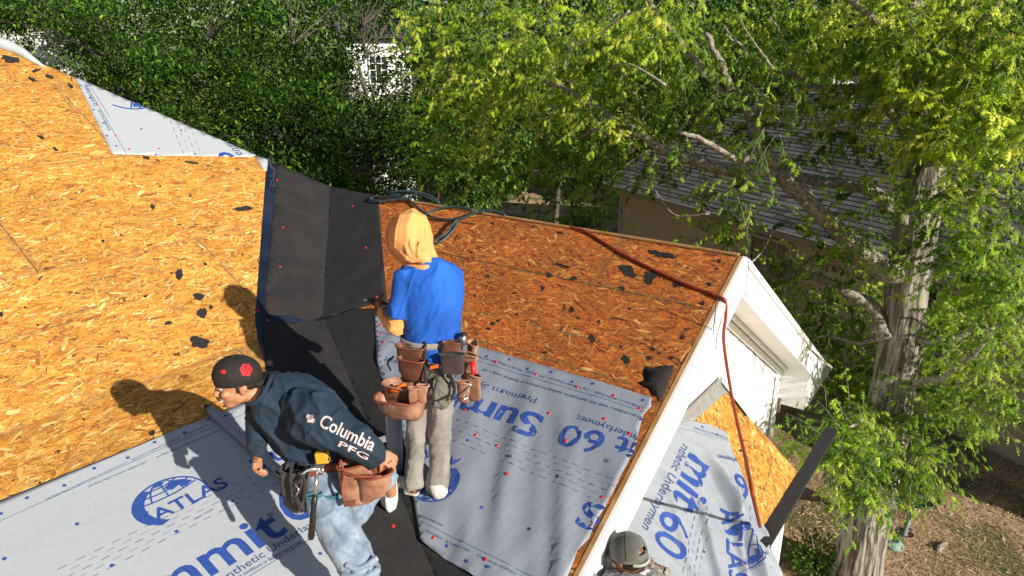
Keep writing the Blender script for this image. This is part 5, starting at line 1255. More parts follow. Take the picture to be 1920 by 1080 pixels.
def head(B, c, fw, up_, s=1.0):
    """c: centre of the cranium. Returns axes."""
    f = unit(fw); u = unit(up_ - f * (up_ @ f)); r = np.cross(f, u)
    q = lambda a, b_, d_: c + (f * a + r * b_ + u * d_) * s
    e = lambda C, a, b_, d_: B.ell(C, (f * a * s, r * b_ * s, u * d_ * s), 12)
    e(q(-.008, 0, .02), .098, .077, .095); e(q(.028, 0, -.035), .064, .060, .075); e(q(.048, 0, -.085), .036, .040, .028)   # skull, face, jaw/chin
    e(q(.062, 0, -.098), .020, .022, .016); e(q(.072, 0, .028), .024, .050, .018)                                           # chin, brow
    B.tube([q(.082, 0, .018), q(.096, 0, -.012), q(.108, 0, -.030), q(.086, 0, -.040)], [.010 * s, .012 * s, .0145 * s, .011 * s], 10)
    for sg in (-1, 1):
        e(q(.096, sg * .012, -.033), .010, .008, .008); e(q(.066, sg * .040, -.025), .024, .020, .018); e(q(.010, sg * .052, -.052), .036, .014, .028)
        e(q(-.006, sg * .080, -.012), .017, .007, .030); e(q(-.012, sg * .086, -.004), .014, .005, .018)                    # ears
    e(q(.090, 0, -.058), .011, .024, .006); e(q(.087, 0, -.070), .010, .020, .0065)                                         # lips
    return q, f, r, u
def cap_mesh(name, q, mat, parent, backward=False, tilt=0, opening=False, brimdir=1):
    """ball cap as a dome of six panels with band and brim; q maps head axes"""
    bm = bmesh.new(); n = 36; rings = []
    for j in range(11):
        a = (j / 10) * 1.52
        row = []
        for k in range(n):
            t_ = 2 * math.pi * k / n; rad = math.sin(a) ** .85; x, y = .112 * rad * math.cos(t_), .090 * rad * math.sin(t_)
            seam = 1 - .012 * (abs(math.sin(3 * t_)) < .12); z = .022 + .100 * math.cos(a) ** .9 if a < 1.5 else .010
            if j == 0: x = y = 0; z = .122
            row.append(bm.verts.new(Vector(q(x * seam - .006, y * seam, z + tilt * x * 1.0))))
        rings.append(row)
    for j in range(10):
        for k in range(n):
            if opening and j >= 7 and abs(((2 * math.pi * (k + .5) / n) % (2 * math.pi)) - math.pi) < .42 and j < 9: continue
            try: bm.faces.new((rings[j][k], rings[j + 1][k], rings[j + 1][(k + 1) % n], rings[j][(k + 1) % n])) if j else bm.faces.new((rings[0][0], rings[1][k], rings[1][(k + 1) % n]))
            except ValueError: pass
    bmesh.ops.recalc_face_normals(bm, faces=bm.faces[:])
    cen = Vector(q(0, 0, 0)); 
    if sum((f.calc_center_median() - cen).dot(f.normal) for f in bm.faces) < 0: bmesh.ops.reverse_faces(bm, faces=bm.faces[:])
    solidify(bm, .0025); root = bm_obj(name, bm, mat, parent, True)
    sg = -1 if backward else 1; bm = bmesh.new(); m = 14; R1, R2, R3 = [], [], []
    for k in range(m + 1):
        t_ = (k / m - .5) * 2.1; x, y = .104 * math.cos(t_), .086 * math.sin(t_); ext = .088 * max(0, math.cos(t_ * 1.42)) ** .55
        dz = -.022 * (t_ / 1.05) ** 2
        R1.append(bm.verts.new(Vector(q(sg * x - .006, y, .014 + dz * .2 + tilt * sg * x)))); R2.append(bm.verts.new(Vector(q(sg * (x + ext * .5) - .006, y * 1.02, .012 + dz * .7 + tilt * sg * (x + ext * .5)))))
        R3.append(bm.verts.new(Vector(q(sg * (x + ext) - .006, y * 1.02, .004 + dz + tilt * sg * (x + ext)))))
    for k in range(m):
        for a, b_ in ((R1, R2), (R2, R3)): bm.faces.new((a[k], a[k + 1], b_[k + 1], b_[k]))
    bmesh.ops.recalc_face_normals(bm, faces=bm.faces[:]); solidify(bm, .004); bm_obj('brim', bm, mat, root, True)
    for k in range(6):
        t_ = math.pi / 3 * k; L_ = []
        for j in range(1, 11):
            a = (j / 10) * 1.50; rad = math.sin(a) ** .85; x, y = .1125 * rad * math.cos(t_), .0905 * rad * math.sin(t_); L_.append(np.asarray(q(x - .006, y, .0225 + .100 * math.cos(a) ** .9 + tilt * x)))
        if not (opening and k == 3): tube('seam', L_, .0016, mat, root, 5)
    bm = bmesh.new(); bmesh.ops.create_uvsphere(bm, u_segments=8, v_segments=6, radius=.007); bm.transform(Matrix.Translation(Vector(q(-.006, 0, .123)))); bm_obj('button', bm, mat, root, True)
    return root
def pocket(name, O, X, Z, N, w0, w1, h_, d0, d1, mat, parent, n=22, rim=None):
    """open-topped pouch: O top centre on the belt side, X along belt, Z up, N outwards; narrow bottom w0,d0; mouth w1,d1"""
    X, N = unit(X), unit(N); Z = unit(Z); bm = bmesh.new(); rows = []
    def row(w_, d_, z, dz=0):
        r = []
        for k in range(n):
            a = 2 * math.pi * k / n; x = w_ / 2 * math.copysign(abs(math.cos(a)) ** .75, math.cos(a)); y = d_ * .5 * (1 + math.copysign(abs(math.sin(a)) ** .8, math.sin(a)))
            r.append(bm.verts.new(Vector(O + X * x + N * y + Z * (z + dz * (1 - y / (d_ + 1e-6))))))
        return r
    rows = [row(w0 * .5, d0 * .4, -h_), row(w0 * .9, d0 * .85, -h_ * .97), row(w0, d0, -h_ * .86), row((w0 * .4 + w1 * .6), d0 * .4 + d1 * .6, -h_ * .45), row(w1, d1, -.0), row(w1 * 1.03, d1 * 1.04, .006), row(w1 * .95, d1 * .93, .004), row(w1 * .88, d1 * .85, -h_ * .4), row(w1 * .5, d1 * .5, -h_ * .6)]
    for a, b_ in zip(rows, rows[1:]):
        for k in range(n): bm.faces.new((a[k], a[(k + 1) % n], b_[(k + 1) % n], b_[k]))
    bm.faces.new(rows[0][::-1]); bm.faces.new(rows[-1]); bmesh.ops.recalc_face_normals(bm, faces=bm.faces[:])
    for v in bm.verts: v.co += Vector([noise.noise(v.co * 14 + Vector((i * 5, 0, 0))) * .010 for i in range(3)])
    o = bm_obj(name, bm, mat, parent, True)
    if rim:
        pts = [O + X * (w1 * .52 * math.copysign(abs(math.cos(a)) ** .75, math.cos(a))) + N * (d1 * .52 * (1 + math.copysign(abs(math.sin(a)) ** .8, math.sin(a)))) + Z * .005 for a in np.linspace(0, 2 * math.pi, 26)]
        pts = [p + np.array([noise.noise(Vector(p) * 14 + Vector((i * 5, 0, 0))) * .010 for i in range(3)]) for p in pts]
        tube('rim', pts, .006, rim, o, 6)
    return o
def shoe(name, heel, toe, upv, parent, mat, solem, w_=.095, stripes=True, toesole=None):
    f = unit(toe - heel); L = np.linalg.norm(toe - heel); u = unit(upv - f * (upv @ f)); r = np.cross(f, u)
    B = Blob(); q = lambda a, b_, c: heel + f * a * L + r * b_ + u * c
    pr = [(0.0, .030, .045, .045), (.08, .036, .045, .055), (.25, .038, .048, .062), (.45, .042, .040, .050), (.65, .047, .033, .040), (.85, .044, .028, .030), (.97, .028, .024, .022)]
    B.rings([(q(a, 0, .012 + hz), r * ww, u * hh) for a, ww, hz, hh in pr], 18, 2.4)
    B.rings([(q(.14, 0, .06), r * .034, f * .042), (q(.15, 0, .105), r * .036, f * .045)], 16)
    root = B.build(name, mat, parent, .0045, 3)
    S = Blob(); S.rings([(q(a, 0, .008), r * (ww + .004), u * .014) for a, ww, hz, hh in [(-.02, .02, 0, 0)] + pr + [(1.02, .012, 0, 0)]], 18, 4)
    S.build('sole', solem, root, .0045, 2)
    if stripes:
        tube('heel_tab', [q(-.02, 0, .03), q(-.01, 0, .075)], .018, MT['blackp'], root, 8)
        for sg in (-1, 1):
            for k in range(3):
                a0 = .38 + k * .085; pts = [q(a0, sg * .047, .020), q(a0 - .03, sg * .0475, .045), q(a0 - .07, sg * .040, .075)]
                tube('stripe', pts, .0062, MT['blackp'], root, 5)
        for k in range(4): tube('lace', [q(.36 + k * .07, -.02, .092 - k * .010), q(.38 + k * .07, .02, .092 - k * .010)], .003, MT['whiteshoe'], root, 5)
    return root
def decal_text(s, pa, pb, target, mat, parent, bold=.01, hs=1.0, lift=.0025, name='lettering', depth_hint=3.3):
    """print on cloth: lettering laid onto the surface along the local normal"""
    dg = bpy.context.evaluated_depsgraph_get(); me = target.data; M = target.matrix_world
    base = Vector(target.parent.location) if target.parent else Vector((0, 0, 0))
    bv = BVHTree.FromPolygons([v.co + base for v in me.vertices], [tuple(p.vertices) for p in me.polygons])
    vs, fs, x0, x1 = text_mesh(s, bold); bm = bmesh.new()
    A = P(*pa, depth_hint); X = (P(*pb, depth_hint) - A) / (x1 - x0); Y = np.cross(X, -VIEW); Y = -Y if Y @ UP < 0 else Y
    Y = unit(Y) * np.linalg.norm(X) * hs
    bw = [bm.verts.new((p[0] - x0, p[1], 0)) for p in vs]
    for f in fs: bm.faces.new([bw[i] for i in f])
    grid_cut(bm, .25); bm.verts.ensure_lookup_table(); bad = []
    for v in bm.verts:
        p = A + X * v.co.x + Y * v.co.y; o = Vector(CAM); d = (Vector(p) - o).normalized(); h_ = bv.ray_cast(o, d)
        if h_[0] is None: bad.append(v); continue
        nn2 = h_[1]; nn2 = nn2 if nn2.dot(d) < 0 else -nn2; v.co = h_[0] + nn2 * lift
    bmesh.ops.delete(bm, geom=bad, context='VERTS'); return bm_obj(name, bm, mat, parent)
# ---------------------------------------------------------------- person in blue (standing, back to us)
h2 = FB.to(*FB.uv(800, 925), 0)
W2 = empty('person', h2, 'person in bright blue shirt and peach hood standing with back turned, wearing leather tool pouches', 'person')
D0 = 4.4
dp = lambda h: D0 - .319 * h
fl_l, fl_t = FB.px(786, 922, .030), FB.px(737, 908, .030)                                  # left foot heel, toe (points left)
fr_h, fr_t = FB.px(821, 903, .032), FB.px(828, 934, .032)
torso = ringseq([(786, 486, 828, 486, 3.93, .06), (768, 496, 842, 495, 3.93, .085), (752, 512, 853, 506, 3.94, .105), (748, 540, 862, 532, 3.96, .12), (752, 575, 864, 570, 3.98, .125), (757, 610, 863, 608, 4.01, .12), (757, 640, 862, 636, 4.04, .125)])
hips = ringseq([(756, 636, 852, 636, 4.05, .115), (757, 670, 853, 670, 4.08, .13), (756, 705, 852, 703, 4.11, .13), (762, 735, 850, 735, 4.14, .115)])
legL = ringseq([(760, 715, 806, 715, 4.13, .085), (759, 760, 806, 760, 4.18, .085), (762, 800, 803, 800, 4.22, .08), (763, 840, 800, 840, 4.28, .075), (760, 880, 796, 880, 4.34, .07), (757, 905, 795, 908, 4.37, .075)])
legR = ringseq([(802, 715, 850, 715, 4.12, .085), (803, 760, 848, 760, 4.16, .085), (804, 800, 847, 800, 4.20, .08), (804, 850, 845, 850, 4.27, .07), (801, 890, 841, 892, 4.33, .07), (799, 915, 840, 918, 4.37, .078)])
sL, eL, wL = P(756, 520, 3.93), P(742, 608, 3.98), P(716, 578, 4.22)
sR, eR, wR = P(840, 522, 3.99), P(852, 600, 4.22), P(745, 585, 4.42)
B = Blob(); hc = P(766, 450, 3.93)
fw = unit(V(-.62, .62, -.50)); q2, f2, r2, u2 = head(B, hc, fw, V(-.15, .15, 1), .98)
B.tube([P(805, 500, 3.95), hc - UP * .05], [.062, .055])
B.rings(scale_rings(torso, .76)); B.rings(scale_rings(hips, .8)); B.rings(scale_rings(legL, .72)); B.rings(scale_rings(legR, .72))
B.tube([sL, (sL + eL) / 2, eL, (eL + wL) / 2, wL], [.045, .045, .040, .038, .027]); B.tube([sR, (sR + eR) / 2, eR, (eR + wR) / 2, wR], [.040, .040, .040, .038, .027])
B.tube([legL[-1][0], fl_l + nB * .05, (fl_l + fl_t) / 2 + nB * .04], [.045, .04, .03]); B.tube([legR[-1][0], fr_h + nB * .05, (fr_h + fr_t) / 2 + nB * .04], [.045, .04, .03])
hand(B, wL, P(704, 571, 4.34) - wL, V(.5, .6, .1), .185, .8, 1); hand(B, wR, P(716, 578, 4.42) - wR, V(-.3, -.6, .3), .185, .8, -1)
B.build('body', MT['skin2'], W2, .0055, 3)
B = Blob(); B.rings(torso)
B.rings(ringseq([(741, 507, 785, 500, 3.92, .06), (735, 545, 778, 545, 3.93, .062), (729, 575, 772, 585, 3.95, .062), (726, 588, 766, 600, 3.96, .062)]))
B.rings(ringseq([(825, 503, 866, 512, 3.97, .06), (838, 540, 867, 540, 4.02, .06), (840, 575, 864, 575, 4.08, .055)]))
B.ell(P(768, 512, 3.93), (V(.055, 0, 0), V(0, .06, 0), V(0, 0, .055))); B.ell(P(842, 512, 3.97), (V(.055, 0, 0), V(0, .06, 0), V(0, 0, .055)))
shirt2 = B.build('shirt', MT['blue'], W2, .007, 8, W_(2, .010, V(.45, 0, 1), 7, 2.0, .1))
B = Blob(); B.tube([P(752, 582, 3.96), P(743, 612, 3.98), P(731, 600, 4.10), P(718, 582, 4.2)], [.050, .058, .050, .036])
B.tube([P(846, 570, 4.1), eR, (eR + wR) / 2, wR + (eR - wR) * .1], [.05, .048, .045, .035]); B.build('undersleeve', MT['sleeve'], W2, .006, 6, W_(5, .005, V(.4, .4, .4), 22, 6))
B = Blob(); B.rings(ringseq([(757, 402, 783, 401, 3.92, .05), (742, 410, 797, 408, 3.91, .10), (731, 426, 805, 422, 3.91, .125), (728, 445, 808, 440, 3.92, .13), (731, 462, 810, 458, 3.93, .125), (742, 478, 813, 472, 3.94, .115), (757, 490, 820, 484, 3.94, .10), (770, 497, 830, 494, 3.94, .09)]))
hs0 = P(790, 494, 3.86)
for x, y, dd in ((739, 462, 3.85), (752, 446, 3.81), (768, 440, 3.795), (787, 452, 3.80), (801, 464, 3.84)):
    top3 = P(x, y, dd + .006); mid3 = P(x * .55 + 790 * .45 - 4, y * .5 + 494 * .5, dd * .55 + 3.83 * .45 - .004); end3 = P(x * .25 + 790 * .75, 490, 3.848)
    B.tube(catmull([top3, (top3 + mid3) / 2 + V(0, -.004, .004), mid3, end3], 4), np.linspace(.010, .021, 13), 8)
B.build('hood', MT['hood'], W2, .005, 4, W_(9, .009, V(.22, .2, 1), 7, 1.6, .1))
# hood rim and face shadow side
B = Blob(); B.tube(catmull([P(742, 409, 3.98), P(730, 428, 4.0), P(727, 450, 4.0), P(734, 470, 4.0), P(752, 489, 3.95), P(770, 499, 3.90), P(795, 502, 3.86), P(822, 497, 3.90)], 5), .017); B.build('hood_rim', MT['hood'], W2, .005, 4)
B = Blob(); B.rings(hips); B.rings(legL); B.rings(legR); B.build('trousers', MT['greypants'], W2, .007, 9, W_(12, .008, V(.5, 0, .6), 8, 4, .1))
shoe('shoe', fl_l, fl_t, nB, W2, MT['whiteshoe'], MT['whiteshoe']); shoe('shoe', fr_h, fr_t, nB, W2, MT['whiteshoe'], MT['whiteshoe'])
for nm, a in (('sock', legL), ('sock', legR)): tube(nm, [a[-1][0] + UP * .02, a[-1][0] - UP * .045], .036, MT['strap'], W2, 12)
# belt and pouches
BL = empty('tool_belt', torso[-1][0], None); BL.parent = W2; BL.location = Vector(torso[-1][0]) - W2.location
def at_parent(o): return o
def belt_ring(spec, w_, mat, name, parent, grow=1.06):
    C, Wv, D = ringseq(spec)[0] if len(spec) > 1 else None, None, None
bc, bW, bD = ringseq([(755, 634, 863, 632, 4.03, .125), (755, 652, 863, 650, 4.05, .13)])[0]
def band(name, c, Wv, D, hgt, mat, parent, th=.004, n=40, grow=1.05):
    bm = bmesh.new(); A_ = [(0, 0), (0, -hgt), (th, -hgt), (th, 0)]; cols_ = []
    for k in range(n):
        a = 2 * math.pi * k / n; d = Wv * math.cos(a) + D * math.sin(a); dn_ = unit(d)
        cols_.append([bm.verts.new(Vector(c + d * grow + dn_ * x + UP * z)) for x, z in A_])
    for k in range(n):
        for i in range(4): bm.faces.new((cols_[k][i], cols_[k][(i + 1) % 4], cols_[(k + 1) % n][(i + 1) % 4], cols_[(k + 1) % n][i]))
    bmesh.ops.recalc_face_normals(bm, faces=bm.faces[:]); return bm_obj(name, bm, mat, parent, True)
band('belt', bc + UP * .02, bW, bD, .045, MT['beltg'], BL, .005)
band('belt', bc - UP * .03, bW, bD, .05, MT['strap'], BL, .005)
N0 = -VIEW; Xr = V(1, 0, 0)
def spot(x, y, d): return P(x, y, d)
def pk(*a, **k): return pocket(*a, **k)
Nl = unit(V(-.75, -.75, -.1))
pk('pouch', P(774, 648, 3.93), V(1, -.25, 0), V(.05, 0, 1), unit(V(-.3, -1, 0)), .13, .155, .17, .05, .06, MT['leatherd'], BL, rim=MT['leatherd'])
pk('pouch', P(776, 672, 3.90), V(1, -.25, 0), V(.02, 0, 1), unit(V(-.3, -1, 0)), .12, .15, .13, .04, .055, MT['leatherd'], BL, rim=MT['leatherr'])
pk('pouch', P(768, 712, 3.93), V(1, -.25, 0), V(0, 0, 1), unit(V(-.3, -1, 0)), .19, .235, .20, .07, .13, MT['leather'], BL, rim=MT['leather'])
pk('pouch', P(760, 735, 3.90), V(1, -.25, 0), V(0, 0, 1), unit(V(-.35, -1, 0)), .21, .25, .135, .09, .15, MT['leather'], BL, rim=MT['leatherr'])
pk('pouch', P(792, 722, 3.79), V(1, 0, 0), V(.1, 0, 1), unit(V(.25, -1, 0)), .05, .06, .10, .025, .03, MT['leather'], BL, rim=MT['leather'])
pk('pouch', P(776, 728, 3.78), V(1, 0, 0), V(0, 0, 1), unit(V(0, -1, 0)), .045, .05, .10, .025, .03, MT['leather'], BL, rim=MT['leather'])
# right side pouches
pk('pouch', P(878, 645, 4.0), V(.3, -1, 0), V(0, 0, 1), unit(V(1, .2, 0)), .09, .10, .30, .035, .05, MT['leather'], BL, rim=MT['leather'])
pk('pouch', P(873, 662, 3.93), V(1, -.4, 0), V(-.06, 0, 1), unit(V(.35, -1, 0)), .085, .11, .22, .04, .055, MT['leather'], BL, rim=MT['leather'])
pk('pouch', P(882, 700, 3.92), V(1, -.4, 0), V(-.08, 0, 1), unit(V(.4, -1, 0)), .075, .10, .16, .04, .06, MT['leather'], BL, rim=MT['leather'])
pk('pouch', P(868, 715, 3.89), V(1, -.2, 0), V(0, 0, 1), unit(V(.2, -1, 0)), .06, .07, .12, .03, .04, MT['leather'], BL, rim=MT['leather'])
# dark bag with label, grey-olive pouch, blue shirt tail, black straps
db = pk('bag', P(846, 640, 3.90), V(1, -.05, 0), V(0, 0, 1), unit(V(.05, -1, 0)), .115, .105, .085, .05, .045, MT['leatherd'], BL)
bg2 = pk('bag', P(848, 662, 3.87), V(1, -.05, 0), V(0, 0, 1), unit(V(.05, -1, 0)), .125, .13, .11, .055, .05, cloth('maroon_bag', (.045, .022, .020)), BL, rim=MT['strap'])
B = Blob(); B.ell(P(826, 735, 3.95), (V(.075, 0, 0), V(0, .06, 0), V(.0, 0, .10))); B.ell(P(815, 700, 3.97), (V(.05, 0, 0), V(0, .05, 0), V(.0, 0, .08))); B.build('knee_pad_bag', MT['olive'], BL, .006, 5, W_(3, .008, V(0, 0, 1), 20, 9))
B = Blob(); B.rings(ringseq([(796, 655, 836, 655, 3.93, .03), (798, 690, 834, 690, 3.94, .03)])); B.build('shirt_tail', MT['blue'], BL, .006, 4)
for pts, r_ in (([(800, 678, 3.87), (815, 686, 3.86), (830, 690, 3.86), (846, 705, 3.86), (853, 730, 3.87), (846, 750, 3.88)], .0085), ([(798, 690, 3.86), (818, 705, 3.86), (812, 740, 3.87), (806, 755, 3.88)], .006), ([(733, 695, 3.95), (727, 680, 3.97), (738, 668, 3.97)], .006), ([(820, 752, 3.88), (838, 745, 3.87), (853, 738, 3.87)], .005), ([(798, 640, 3.90), (797, 690, 3.86), (800, 740, 3.86)], .007)):
    tube('strap', catmull([P(*p) for p in pts], 6), r_, MT['strap'], BL, 8)
tube('buckle', [P(799, 677, 3.86), P(806, 684, 3.855)], .014, MT['blackp'], BL, 10)
tube('clip', catmull([P(878, 745, 3.86), P(870, 748, 3.85), P(872, 735, 3.85), P(884, 720, 3.85)], 5), .0045, MT['steel'], BL, 6)
def toolthing(name, label, cat, loc): return empty(name, loc, label, cat)
dv = toolthing('cordless_driver', 'silver cylinder headed driver standing in the right leather pouch', 'tool', P(868, 635, 3.92)); tube('cylinder', [P(868, 627, 3.92), P(868, 646, 3.94)], .020, MT['steel'], dv, 14); tube('collar', [P(868, 625, 3.918), P(868, 629, 3.921)], .0215, MT['blackp'], dv, 14)
rt = toolthing('red_tool', 'red handled tool tucked into the right leather pouch', 'tool', P(887, 690, 3.86)); tube('handle', [P(885, 678, 3.86), P(889, 702, 3.85)], .014, MT['redcap'], rt, 10)
ot = toolthing('utility_knife', 'bright orange knife handle lying in the big left leather pouch', 'tool', P(748, 725, 3.84)); tube('handle', [P(731, 733, 3.84), P(748, 729, 3.83), P(762, 722, 3.83)], .016, MT['orange'], ot, 10)
ot2 = toolthing('orange_strip', 'orange plastic strip sticking out above the olive bag', 'tool', P(812, 694, 3.86)); boxo('strip', P(806, 693, 3.86), V(.045, -.005, .012), V(0, .02, .0), V(0, 0, .018), MT['orange'], ot2, .003)
# cap-nail gun held in the left hand
gn = toolthing('nail_tool', 'small black tool held in the hooded worker left hand over the felt', 'tool', P(706, 567, 4.3)); g0 = P(690, 563, 4.32); g1 = P(727, 573, 4.3)
tube('barrel', [g0, g0 * .7 + g1 * .3, g1], [.016, .022, .018], MT['blackp'], gn, 12); tube('nose', [g0, g0 + (g0 - g1) * .2], [.012, .006], MT['steel'], gn, 8); tube('grip', [g0 * .4 + g1 * .6, P(714, 582, 4.3)], .015, MT['blackp'], gn, 10)
# grey standing roll of underlayment between the two workers
ur = empty('underlayment_roll', FB.px(742, 885), 'bluish underlayment roll standing in shade behind the bending worker hand', 'roll')
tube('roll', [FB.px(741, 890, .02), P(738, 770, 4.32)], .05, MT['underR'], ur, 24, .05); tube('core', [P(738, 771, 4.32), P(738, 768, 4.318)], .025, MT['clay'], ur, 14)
# ---------------------------------------------------------------- person in navy (bending)
foot1 = FA2.px(700, 1300)
W1 = empty('person', foot1, 'person in navy shirt and backwards black cap bending forward in faded jeans', 'person')
tors = ringseq([(468, 752, 512, 703, 3.36, .07), (474, 772, 548, 702, 3.40, .11), (487, 795, 585, 712, 3.44, .135), (503, 818, 622, 735, 3.47, .14), (522, 838, 650, 772, 3.50, .135), (538, 855, 660, 815, 3.52, .13), (548, 872, 662, 850, 3.53, .13)])
hip1 = ringseq([(548, 862, 660, 845, 3.53, .125), (556, 895, 660, 885, 3.54, .13), (562, 925, 655, 920, 3.53, .125)])
lgN = ringseq([(560, 900, 655, 895, 3.50, .10), (573, 935, 652, 925, 3.46, .10), (588, 980, 664, 962, 3.42, .095), (612, 1035, 684, 1012, 3.38, .085), (640, 1080, 708, 1058, 3.36, .075), (655, 1120, 718, 1110, 3.40, .07), (668, 1190, 722, 1190, 3.46, .06), (680, 1260, 726, 1260, 3.52, .055)])
kF, aF, tF = P(668, 962, 3.92), P(728, 882, 4.08), FB.px(737, 966, .02)
sN, eN, wN = P(560, 752, 3.27), P(648, 806, 3.17), P(712, 850, 3.33)
sF, eF, wF = P(482, 765, 3.50), P(478, 815, 3.50), P(484, 856, 3.44)
B = Blob(); hc1 = P(446, 716, 3.32)
fw1 = unit(V(-.86, -.50, -.10)); q1, f1, r1_, u1 = head(B, hc1, fw1, V(-.14, -.06, 1), 1.0)
B.tube([P(520, 765, 3.46), P(497, 742, 3.40), hc1 - UP * .05 - fw1 * .02], [.055, .056, .056])
B.rings(scale_rings(tors[1:], .76)); B.rings(scale_rings(hip1, .84)); B.rings(scale_rings(lgN, .78))
B.tube([hip1[1][0] + V(.02, .08, 0), kF, aF], [.08, .05, .036]); B.tube([aF, (aF + tF) / 2], [.042, .035])
slc = [(552, 826, 610, 735, 3.32, .095), (590, 838, 648, 765, 3.25, .088), (635, 848, 688, 800, 3.23, .075), (668, 862, 706, 822, 3.27, .062), (692, 874, 722, 842, 3.33, .048)]
slf = [(462, 762, 512, 768, 3.47, .08), (462, 790, 508, 800, 3.48, .075), (464, 820, 500, 825, 3.47, .06), (470, 846, 498, 850, 3.45, .045)]
B.tube([r_[0] for r_ in ringseq(slc)] + [wN], [.045, .045, .04, .034, .03, .028]); B.tube([r_[0] for r_ in ringseq(slf)] + [wF], [.05, .045, .038, .032, .028])
hand(B, wN, P(730, 862, 3.36) - wN, V(-.3, .6, -.8), .19, 1.15, 1); hand(B, wF, P(482, 884, 3.40) - wF, V(.9, -.2, 0.1), .15, 1.35, -1)
fN = FA2.px(690, 1330); B.tube([lgN[-1][0], fN + UP * .05, fN + V(-.1, -.05, .03)], [.045, .04, .03])
B.build('body', MT['skin'], W1, .0042, 2)
# face details
for sg in (-1, 1):
    pe = q1(.0795, sg * .031, .004)
    bm = bmesh.new(); bmesh.ops.create_uvsphere(bm, u_segments=12, v_segments=8, radius=.0098); bm.transform(Matrix.Translation(Vector(pe))); eo = bm_obj('eye', bm, MT['eye'], W1, True)
    bm = bmesh.new(); bmesh.ops.create_uvsphere(bm, u_segments=10, v_segments=6, radius=.0072); bm.transform(Matrix.Translation(Vector(q1(.0865, sg * .032, .003)))); bm_obj('iris', bm, MT['hair'], eo, True)
    tube('eyebrow', [q1(.096, sg * .014, .018), q1(.095, sg * .030, .024), q1(.084, sg * .048, .018)], [.0035, .0045, .003], MT['hair'], W1, 8)
    tube('eyelid', [q1(.094, sg * .018, .009), q1(.0955, sg * .031, .013), q1(.086, sg * .044, .008)], [.003, .0038, .003], MT['skin'], W1, 6)
    tube('sideburn', [q1(.012, sg * .079, .02), q1(.016, sg * .077, -.02)], [.009, .005], MT['hair'], W1, 8)
tube('moustache', [q1(.094, -.026, -.054), q1(.1045, 0, -.047), q1(.094, .026, -.054)], [.0025, .0038, .0025], MT['hair'], W1, 8)
tube('mouth', [q1(.086, -.028, -.058), q1(.0985, -.012, -.0645), q1(.1005, 0, -.066), q1(.0985, .012, -.0645), q1(.086, .028, -.058)], [.002, .0042, .005, .0042, .002], material('teeth', (.7, .66, .6), .3), W1, 8)
tube('goatee', [q1(.081, -.010, -.096), q1(.084, 0, -.100), q1(.081, .010, -.096)], [.003, .005, .003], MT['hair'], W1, 8)
bm = bmesh.new(); B = Blob(); B.ell(q1(-.038, 0, .0), (f1 * .064, r1_ * .076, u1 * .050)); B.build('hair', MT['hair'], W1, .005, 2)
cp = cap_mesh('cap', lambda a, b_, c: q1(a * .98, b_ * .98, c * 1.08 - .002), MT['cap'], W1, backward=True, tilt=.10)
# red embroidery on the cap
bvc = BVHTree.FromPolygons([v.co + W1.location for v in cp.data.vertices], [tuple(p.vertices) for p in cp.data.polygons])
def patch(px, py, w_, h_, seed, name):
    rg_ = random.Random(seed); bm = bmesh.new(); vs = []
    o = Vector(CAM)
    def pr(x, y, lift=.003):
        d = (Vector(P(x, y, 3)) - o).normalized(); h_ = bvc.ray_cast(o, d)
        return (h_[0] + (h_[1] if h_[1].dot(d) < 0 else -h_[1]) * lift) if h_[0] else None
    c = pr(px, py, .005)
    if c is None: return
    cv = bm.verts.new(c); n = 18
    for k in range(n):
        a = 2 * math.pi * k / n; r = 1 + (.10 if k % 3 == 0 else -.08) + rg_.uniform(-.08, .08); q = pr(px + w_ / 2 * r * math.cos(a), py + h_ / 2 * r * math.sin(a)); vs.append(bm.verts.new(q if q else c))
    for k in range(n): bm.faces.new((cv, vs[(k + 1) % n], vs[k]))
    root = bm_obj(name, bm, MT['redpatch'], cp)
    if w_ > 15:
        for k in range(4):
            a0 = k * 1.57 + .4; L_ = [pr(px + w_ * .36 * s_ * math.cos(a0 + s_ * 1.3), py + h_ * .36 * s_ * math.sin(a0 + s_ * 1.3), .0055) for s_ in (.15, .5, .8, 1.05)]
            if all(x is not None for x in L_): tube('stitching', [np.array(x) for x in L_], .0012, MT['cap'], cp, 5)
    return root
patch(461, 694, 23, 24, 3, 'emblem'); patch(419, 697, 11, 8, 5, 'emblem')
B = Blob(); B.rings(tors)
sl = ringseq([(540, 800, 572, 722, 3.33, .07), (552, 826, 610, 735, 3.28, .085), (590, 838, 648, 765, 3.25, .088), (635, 848, 688, 800, 3.23, .075), (668, 862, 706, 822, 3.27, .062), (692, 874, 722, 842, 3.33, .048)])
B.ell(P(540, 762, 3.42), (V(.10, 0, .0), V(0, .09, 0), V(0, 0, .10)))
SL = Blob(); SL.rings(sl); SL.ell(P(556, 766, 3.35), (V(.082, 0, -.03), V(0, .08, 0), V(0.02, 0, .095)))
B.rings(ringseq([(462, 762, 512, 768, 3.47, .08), (462, 790, 508, 800, 3.48, .075), (464, 820, 500, 825, 3.47, .06), (472, 856, 497, 860, 3.44, .040)]))
sleeve1 = SL.build('sleeve', MT['navy'], W1, .006, 5, W_(23, .011, V(.35, 0, .75), 5, 9, .1))
shirt1 = B.build('shirt', MT['navy'], W1, .0065, 6, W_(21, .013, V(.75, 0, -.55), 7, 4.5, .15))
tube('collar', catmull([P(462, 757, 3.30), P(478, 755, 3.27), P(494, 738, 3.27), P(505, 715, 3.30), P(508, 703, 3.36)], 5), .010, MT['navy'], W1, 8)
